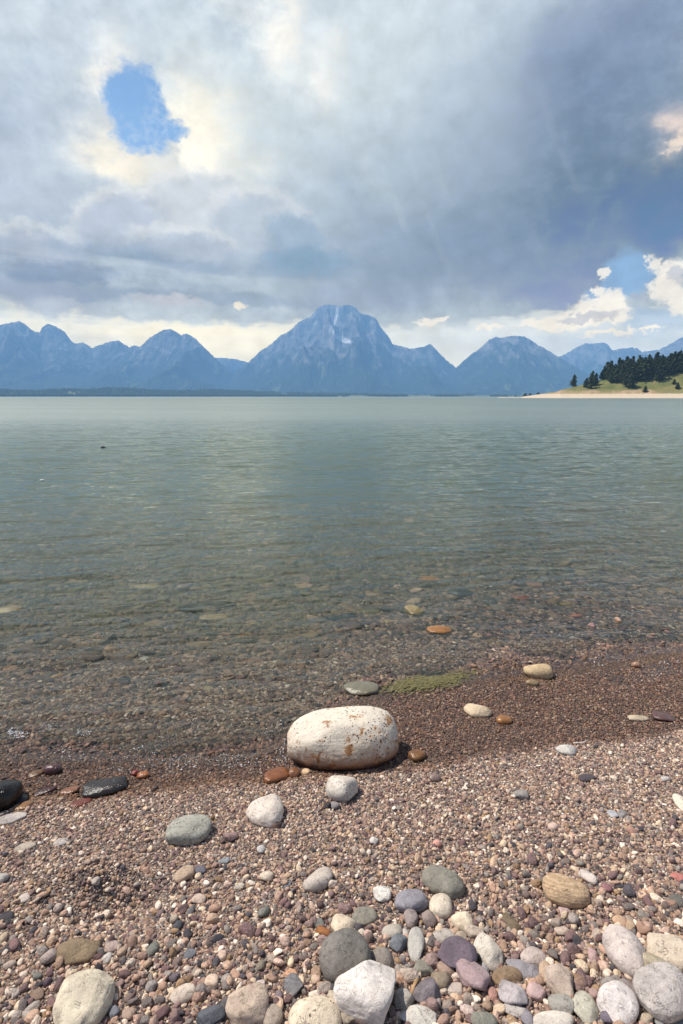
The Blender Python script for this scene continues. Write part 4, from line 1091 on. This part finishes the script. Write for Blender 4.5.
massif('mountain', [(470,394),(440,388),(456,368),(467.6,357.6),(473,353),(480,348.6),(489,339.8),(495,336.8),(500,337.6),(505,337.3),(510,335.8),(517,336.2),(524,336.2),(532.7,341.2),(538,345),(545,348.8),(552,353),(559,357),(575,366.5),(600,380),(622,392)][1:], 11200, 3300, 3000, 25)
massif('mountain', [(196,393),(225,380),(248,362.8),(258.6,352.4),(266,347.5),(271,344),(281,335),(286,333),(291,329.8),(298.7,321.8),(304,319.5),(311,316.2),(315,311.5),(318.7,307),(325,304.8),(332.5,304.6),(339,306.3),(347.6,304.5),(355,307.2),(361,313.5),(369,315.3),(376,318.6),(381,327.4),(387.6,335),(392.6,343.8),(400,346),(412.7,348.8),(425,346.2),(430.7,344),(436.5,350),(445,358.9),(456.5,368),(470,379),(490,391)], 12000, 4300, 3300, 24, snowf=snowM)
massif('mountain', [(535,372),(548,363),(559,357),(564,354.3),(569,352),(574,348.8),(580,345.6),(586,343.4),(590,343.8),(597,343.2),(603,342.8),(607,343.5),(612,350),(621.6,348.3),(632,347.6),(638.4,348.8),(643.6,353.2),(660,362),(700,380)], 15000, 4200, 3000, 26)
massif('mountain', [(600,374),(625,360),(644.7,351.6),(657,350.3),(665.6,346.6),(672,343),(678,339.2),(683,337),(700,330),(740,322),(800,326),(880,322),(960,328),(1060,326)], 13500, 4200, 3000, 27)

# ------------------------------------------------------------------ the wooded far shore
def at_dist(px, py, Dd):
    d = ray(px, py); k = Dd / math.hypot(d[0], d[1]); return CAM + d * k
az_ = np.linspace(azel(-900, 396)[0], azel(1600, 396)[0], 700)
rr_ = np.concatenate([np.linspace(4600, 5200, 10), np.linspace(5300, 9500, 14)])
A, R = np.meshgrid(az_, rr_, indexing='ij'); X = R * np.sin(A); Y = R * np.cos(A)
lf = sstep(azel(420, 390)[0], azel(140, 390)[0], A)
Z = -2 + np.clip((R - 4620 - 160 * (fbm(A * 22, A * 0, 3, 61) - .5)) / 40, -1, 1) * 3.0 + sstep(4700, 5600, R) * (14 + 84 * lf * (.15 + 1.0 * fbm(A * 14, A * 0, 4, 62))) * (.6 + .4 * fbm(X / 500., Y / 500., 3, 63))
me = mesh_from('far_shore', np.stack([X, Y, Z], -1).reshape(-1, 3), grid_faces(*X.shape)[:, ::-1])
fattr(me, 'hgt', Z.astype(np.float32).ravel())
m_fs, nt, out = material('far_shore_ground')
hg = nt.attr('hgt'); nn = nt.noise(nt.node('ShaderNodeNewGeometry').outputs['Position'], .006, 4)
cc_ = nt.mix(nt.rng(nn, .4, .6), (.07, .095, .035), (.19, .19, .075))
principled(nt, out, Base_Color=nt.mix(nt.rng(hg, .1, .6), (.36, .33, .27), cc_), Roughness=.95)
tag(obj('far_shore', me, m_fs), kind='structure')
def far_h(a_, r_):
    x_, y_ = r_ * np.sin(a_), r_ * np.cos(a_); l_ = sstep(azel(420, 390)[0], azel(140, 390)[0], a_)
    return -2 + np.clip((r_ - 4620 - 160 * (fbm(a_ * 22, a_ * 0, 3, 61) - .5)) / 40, -1, 1) * 3.0 + sstep(4700, 5600, r_) * (14 + 84 * l_ * (.15 + 1.0 * fbm(a_ * 14, a_ * 0, 4, 62))) * (.6 + .4 * fbm(x_ / 500., y_ / 500., 3, 63))
n_ = 24000
a_ = rng.uniform(azel(-300, 390)[0], azel(520, 390)[0], n_); r_ = 4690 + 1000 * rng.random(n_) ** 1.6
dens = fbm(a_ * 38, r_ / 700., 3, 71); lfa = sstep(azel(430, 390)[0], azel(200, 390)[0], a_)
k = rng.random(n_) < sstep(.50 - .36 * lfa, .62 - .36 * lfa, dens) * (.25 + .75 * lfa)
a_, r_ = a_[k], r_[k]; n_ = len(a_)
hz = far_h(a_, r_); ht = rng.uniform(10, 24, n_); wd = ht * rng.uniform(.16, .28, n_)
cx_, cy_ = r_ * np.sin(a_), r_ * np.cos(a_)
ang = np.arange(6) * math.pi / 3
vv = np.zeros((n_, 14, 3))
for q in range(6):
    j1 = rng.uniform(.8, 1.2, n_); j2 = rng.uniform(.35, .65, n_)
    vv[:, q] = np.stack([cx_ + wd * j1 * math.cos(ang[q]), cy_ + wd * j1 * math.sin(ang[q]), hz + ht * .08], 1)
    vv[:, 6 + q] = np.stack([cx_ + wd * j2 * math.cos(ang[q] + .4), cy_ + wd * j2 * math.sin(ang[q] + .4), hz + ht * rng.uniform(.5, .65, n_)], 1)
vv[:, 12] = np.stack([cx_, cy_, hz - 1], 1); vv[:, 13] = np.stack([cx_, cy_, hz + ht], 1)
tri = []
for q in range(6):
    w2 = (q + 1) % 6
    tri += [(q, w2, 6 + w2), (q, 6 + w2, 6 + q), (6 + q, 6 + w2, 13), (12, w2, q)]
ff = (np.arange(n_)[:, None, None] * 14 + np.array(tri)[None]).reshape(-1, 3)
m_ff, nt, out = material('conifer_foliage')
rn = nt.node('ShaderNodeNewGeometry').outputs['Random Per Island']
principled(nt, out, Base_Color=nt.mix(rn, (.040, .062, .022), (.105, .125, .042)), Roughness=.9, Specular_IOR_Level=.15)
tag(obj('far_forest', mesh_from('far_forest', vv.reshape(-1, 3), ff, False), m_ff), 'dark conifer forest along the far shore below the peaks', 'forest', kind='stuff')

# ------------------------------------------------------------------ the headland on the right
HD = 690.0; FAC = None
pr = np.array([azel(*p) for p in [(505,399.5),(519,398.6),(525,396.9),(540,394.6),(560,390.2),(573,387.0),(590,382.5),(606,378.5),(622,374.5),(640,371.5),(662,369),(683,368.4),(740,366),(840,364),(960,368)]])
def head_h(a_, r_):
    e = np.interp(a_, pr[:, 0], pr[:, 1]); Hh = np.tan(e) * HD + 1.6
    sh = HD - 75 + 45 * np.interp(a_, [pr[0, 0], pr[4, 0], pr[-1, 0]], [1.2, 0.0, -.35])   # where the beach meets the water
    tt = r_ - sh
    beach = np.minimum(4.2, tt * .085)
    bank = sstep(46, 58, tt + 8 * (fbm(a_ * 60, a_ * 0, 3, 31) - .5)) * np.minimum(3.6, Hh * .3)
    up = sstep(50, 105, tt) * np.maximum(Hh - 7.0, 0)
    bk = 1 - sstep(260, 900, tt)
    z_ = (np.minimum(beach, 4.2) + bank + up) * np.where(tt > 0, bk, 1)
    z_ = np.minimum(z_, np.maximum(Hh * 1.0, .2)) if np.isscalar(z_) else np.where(tt > 0, np.minimum(z_, np.maximum(Hh * (1 + np.maximum(tt - 75, 0) / HD) , .0)), z_)
    return (z_ * FAC(a_) if FAC else z_) + .5 * (fbm(a_ * 300, r_ / 9., 3, 33) - .5) * sstep(45, 70, tt)
az_ = np.linspace(azel(498, 396)[0], azel(960, 396)[0], 420)
rr_ = np.concatenate([np.linspace(560, 900, 130), np.linspace(910, 1600, 20)])
A, R = np.meshgrid(az_, rr_, indexing='ij'); Z = head_h(A, R)
_f = np.clip(np.tan(np.interp(az_, pr[:, 0], pr[:, 1])) / np.maximum(((Z - 1.6) / R).max(axis=1), 1e-4), .5, 2.0); _f = np.where(az_ < pr[4, 0], 1.0, _f)
_a = az_; FAC = lambda a_: np.interp(a_, _a, _f)
Z = head_h(A, R)
X, Y = R * np.sin(A), R * np.cos(A)
me = mesh_from('headland', np.stack([X, Y, Z], -1).reshape(-1, 3), grid_faces(*X.shape)[:, ::-1])
fattr(me, 'hgt', Z.astype(np.float32).ravel())
m_hd, nt, out = material('headland_ground')
P = nt.node('ShaderNodeNewGeometry').outputs['Position']; hg = nt.attr('hgt'); sl = nt.sep(nt.node('ShaderNodeNewGeometry').outputs['Normal'])[2]
g1 = nt.noise(P, .05, 5, .6); g2 = nt.noise(P, .5, 4)
grass = nt.mix(nt.rng(g1, .38, .62), (.105, .125, .042), (.21, .19, .075))
grass = nt.mix(nt.rng(g2, .55, .7, 0, .6), grass, (.06, .08, .03))
sand = nt.mix(nt.rng(g2, .3, .7), (.50, .40, .29), (.60, .50, .38))
soil = nt.mix(nt.rng(g1, .4, .6), (.40, .28, .17), (.22, .20, .09))
hgn = nt.m('MULTIPLY_ADD', nt.m('SUBTRACT', g2, .5), 2.0, hg)
c = nt.mix(nt.rng(hgn, 3.9, 4.9, 0, 1, True), sand, soil)
c = nt.mix(nt.rng(nt.m('MULTIPLY_ADD', nt.m('SUBTRACT', g1, .5), 9.0, hgn), 6.5, 9.0, 0, 1, True), c, grass)
principled(nt, out, Base_Color=c, Roughness=.95, Specular_IOR_Level=.1, Normal=nt.bump(g2, .6, .6))
tag(obj('headland', me, m_hd), kind='structure')

# ------------------------------------------------------------------ pines: trunk and crown
m_bk, nt, out = material('pine_bark')
principled(nt, out, Base_Color=(.09, .062, .045), Roughness=.95)
m_nd, nt, out = material('pine_needles')
rn = nt.node('ShaderNodeNewGeometry').outputs['Random Per Island']; tr = nt.node('ShaderNodeObjectInfo').outputs['Random']
principled(nt, out, Base_Color=nt.mix(nt.m('MULTIPLY_ADD', tr, .5, nt.m('MULTIPLY', rn, .5)), (.028, .046, .014), (.115, .125, .036)), Roughness=.8, Specular_IOR_Level=.2)
def trunk_mesh(hh, r0):
    vs, fs = [], []; K = 7
    for j in range(6):
        z_ = hh * j / 5; rr2 = r0 * (1 - .86 * j / 5)
        for k in range(K): vs.append((rr2 * math.cos(2 * math.pi * k / K) + .05 * math.sin(j * 1.7), rr2 * math.sin(2 * math.pi * k / K) + .05 * math.cos(j), z_))
    for j in range(5):
        for k in range(K): fs.append((j * K + k, j * K + (k + 1) % K, (j + 1) * K + (k + 1) % K, (j + 1) * K + k))
    fs.append(tuple(range(5 * K, 6 * K)))
    return mesh_from('trunk', vs, fs)
def crown_mesh(hh, wd_, seed, base=.10, taper=.85):
    r = np.random.default_rng(seed); vs, fs = [], []
    nw = 16
    for j in range(nw):
        t = j / (nw - 1); z_ = hh * (base + (1 - base) * t) * 1.0
        rad = wd_ * (1 - t) ** taper * r.uniform(.75, 1.15) + .12
        if t < .12: rad *= .75
        nb = int(9 - 5 * t)
        for k in range(nb):
            an = r.uniform(0, 2 * math.pi); ln = rad * r.uniform(.55, 1.15); drop = -.18 * ln
            for q in range(5):
                tt = (q + .7) / 5; cx2, cy2, cz2 = ln * tt * math.cos(an), ln * tt * math.sin(an), z_ + drop * tt * tt + r.normal(0, .12)
                for _ in range(3):
                    c0 = np.array([cx2, cy2, cz2]) + r.normal(0, .16 + .10 * rad * .3, 3)
                    sz = r.uniform(.22, .5) * (.6 + .22 * wd_)
                    a1 = r.normal(size=3); a1[2] *= .45; a1 /= np.linalg.norm(a1); a2 = np.cross(a1, r.normal(size=3)); a2 /= np.linalg.norm(a2)
                    b0 = len(vs); vs += [c0 + a1 * sz, c0 + a2 * sz * .7, c0 - a1 * sz * .8, c0 - a2 * sz * .6]
                    fs.append((b0, b0 + 1, b0 + 2, b0 + 3))
    return mesh_from('crown', vs, np.array(fs), False)
kinds_t = [(12, 2.6, .08, .72), (14, 2.5, .10, .75), (10, 3.0, .06, .5), (13, 3.2, .10, .45), (8, 2.5, .03, .55), (15, 3.0, .12, .6)]
pm = [(trunk_mesh(h_ * .93, .17 + h_ * .011), crown_mesh(h_, w_, 60 + j, b_, t_)) for j, (h_, w_, b_, t_) in enumerate(kinds_t)]
first = {}
def make_pine(px, pyb, Dd, hpx, var, label, group, name='pine_tree', cat='pine'):
    a0, _ = azel(px, pyb); zz = float(head_h(np.array([a0]), np.array([Dd]))[0]); x_, y_ = Dd * math.sin(a0), Dd * math.cos(a0)
    hh = hpx * Dd / F * .98; k = hh / kinds_t[var][0]
    if var in first:
        src = first[var]; root = src.copy(); C.objects.link(root)
        for ch in list(src.children):
            c2 = ch.copy(); C.objects.link(c2); c2.parent = root
    else:
        root = bpy.data.objects.new(name, None); C.objects.link(root); first[var] = root
        obj('trunk', pm[var][0], m_bk, root); obj('crown', pm[var][1], m_nd, root)
    root.location = (x_, y_, zz - .15); root.scale = (k * random.uniform(1.3, 1.75), k * random.uniform(1.3, 1.75), k)
    root.rotation_euler = (random.uniform(-.05, .05), random.uniform(-.05, .05), random.uniform(0, 6.28))
    for kk in ('group',):
        if kk in root: del root[kk]
    tag(root, label, cat, group)
    root.name = name
    return root
def find_D(px, py):
    a0, e0 = azel(px, py); dd = np.arange(616., 790., .5); zz = head_h(np.full(dd.size, a0), dd)
    ok = np.where((zz - CAM[2]) / dd >= math.tan(e0))[0]
    return float(dd[ok[0]]) if len(ok) else None
# those one can tell apart, by where they stand
solo = [(573.5,387,640,11,3,'lone dark pine, first on the left slope of the headland'),
        (586.5,381,690,8,2,'low spreading pine at the left end of the wood, just right of the lone pine'),
        (591,381.5,680,13,3,'second pine at the left end of the wood, broad and leaning over its low neighbour'),
        (596,379,690,11,0,'narrow pine third from the left end of the wood'),
        (630.5,388,625,13,3,'dark pine standing below the wood on the grass, nearest the bank at the middle'),
        (659.5,381,645,16,0,'tall pine standing out in front of the wood on the open grass at right'),
        (613.5,381,650,10,2,'bushy pine at the lower edge of the wood, left of the one by the bank'),
        (637,381,650,12,3,'round bushy pine at the lower edge of the wood, above the one by the bank')]
for px, pyb, Dd, hpx, var, lab in solo: make_pine(px, pyb, find_D(px, pyb) or Dd, hpx, var, lab, 'pines on the headland')
shr = [(645,392,622,5,4,'round dark shrub on the bank below the grass'), (674,384,640,4,4,'small dark shrub on the grass at right, upper of two'), (677.5,388.6,628,5,4,'small dark shrub on the grass at right, lower of two')]
for px, pyb, Dd, hpx, var, lab in shr: make_pine(px, pyb, find_D(px, pyb) or Dd, hpx, var, lab, 'shrubs on the headland', 'shrub', 'shrub')
rt = np.random.default_rng(12)
wood = []
for q in range(250):
    px = rt.uniform(600, 800); lo_ = 668 if px < 612 else 664
    Dd = rt.uniform(lo_, 770)
    if px > 650 and Dd < 690 and rt.random() < .7: Dd = rt.uniform(695, 770)
    wood.append((px, Dd))
_lo = [(590, 382), (598, 380), (606, 380.5), (614, 382), (622, 383.5), (630, 384), (642, 381.5), (652, 379), (662, 376), (683, 372.5), (800, 371)]
_hi = [(590, 381), (598, 378), (606, 376), (622, 373), (640, 370.5), (662, 368), (683, 367.4), (800, 365)]
wood2 = []
wood += [(rt.uniform(590, 628), 0) for _ in range(40)] + [(rt.uniform(628, 683), 0) for _ in range(44)]
for px, _ in wood:
    yl = np.interp(px, *zip(*_lo)); yh = np.interp(px, *zip(*_hi)); Dd = find_D(px, yl + (yh - yl) * rt.random() ** .8 + (rt.uniform(1, 3.5) if rt.random() < .12 else 0))
    if Dd: wood2.append((px, Dd))
for px, Dd in wood2:
    hpx = rt.uniform(8.0, 15.5) * (.80 if px < 606 else 1)
    make_pine(px, 380, Dd, hpx, int(rt.choice([0, 1, 2, 3, 5])), 'dark pine in the dense wood crowning the headland', 'pines in the wood on the headland')
# the low spit with bushes left of the headland
for px, w_ , hpx, lab in ((525, 2, 3.2, 'small low bush at the left end of the spit'), (530, 2, 3.0, 'second bush from the left on the spit'), (538, 2, 3.8, 'third bush on the spit, the tallest'), (543, 2, 3.0, 'bush at the right end of the spit')):
    a0, _ = azel(px, 396); Dd = 1480.0; hh = hpx * Dd / F; k = hh / kinds_t[4][0]
    root = first[4].copy(); C.objects.link(root)
    for ch in list(first[4].children):
        c2 = ch.copy(); C.objects.link(c2); c2.parent = root
    root.name = 'bush'; root.location = (Dd * math.sin(a0), Dd * math.cos(a0), 1.2); root.scale = (k * 2.4, k * 2.4, k)
    tag(root, lab, 'bush', 'bushes on the spit')
aa = np.linspace(azel(519, 396)[0], azel(580, 396)[0], 60); rr_ = np.linspace(1430, 1600, 16)
A, R = np.meshgrid(aa, rr_, indexing='ij')
Z = -.6 + 2.4 * np.sin(np.clip((R - 1430) / 170, 0, 1) * math.pi) ** .6 * sstep(aa[0], aa[8], A)
me = mesh_from('spit', np.stack([R * np.sin(A), R * np.cos(A), Z], -1).reshape(-1, 3), grid_faces(*A.shape)[:, ::-1])
m_sp, nt, out = material('pale_sand')
g = nt.noise(nt.node('ShaderNodeNewGeometry').outputs['Position'], .3, 4)
principled(nt, out, Base_Color=nt.mix(nt.rng(g, .3, .7), (.48, .39, .29), (.58, .49, .38)), Roughness=.95)
tag(obj('spit', me, m_sp), kind='structure')

# ------------------------------------------------------------------ the air
m_hz, nt, out = material('haze')
pv = nt.node('ShaderNodeVolumePrincipled', {'Color': (*HAZE_C, 1), 'Density': HAZE_D, 'Anisotropy': .0})
nt.t.links.new(pv.outputs[0], out.inputs['Volume'])
bm = bmesh.new(); bmesh.ops.create_cube(bm, size=1.0)
me = bpy.data.meshes.new('haze'); bm.to_mesh(me); bm.free()
hz_o = obj('haze', me, m_hz)
zb, zt = -320.0, HAZE_TOP
hz_o.scale = (64000, 40000, zt - zb); hz_o.location = (0, 0, (zt + zb) / 2)
tag(hz_o, 'thin blue summer haze between the shore and the mountains', 'haze', kind='stuff')
# ------------------------------------------------------------------ render settings
sc.render.engine = 'CYCLES'
cy = sc.cycles
cy.use_denoising = True
try: cy.denoiser = 'OPENIMAGEDENOISE'; cy.denoising_input_passes = 'RGB_ALBEDO_NORMAL'; cy.denoising_prefilter = 'ACCURATE'
except Exception: pass
cy.max_bounces = 6; cy.diffuse_bounces = 2; cy.glossy_bounces = 3; cy.transmission_bounces = 4; cy.volume_bounces = 1
cy.transparent_max_bounces = 6
cy.caustics_reflective = False; cy.caustics_refractive = True
cy.sample_clamp_indirect = 6.0
cy.use_adaptive_sampling = True; cy.adaptive_threshold = 0.01
sc.view_settings.view_transform = 'Standard'; sc.view_settings.look = 'None'
sc.view_settings.exposure = EXPO; sc.view_settings.gamma = 1.0
sc.view_settings.use_curve_mapping = False
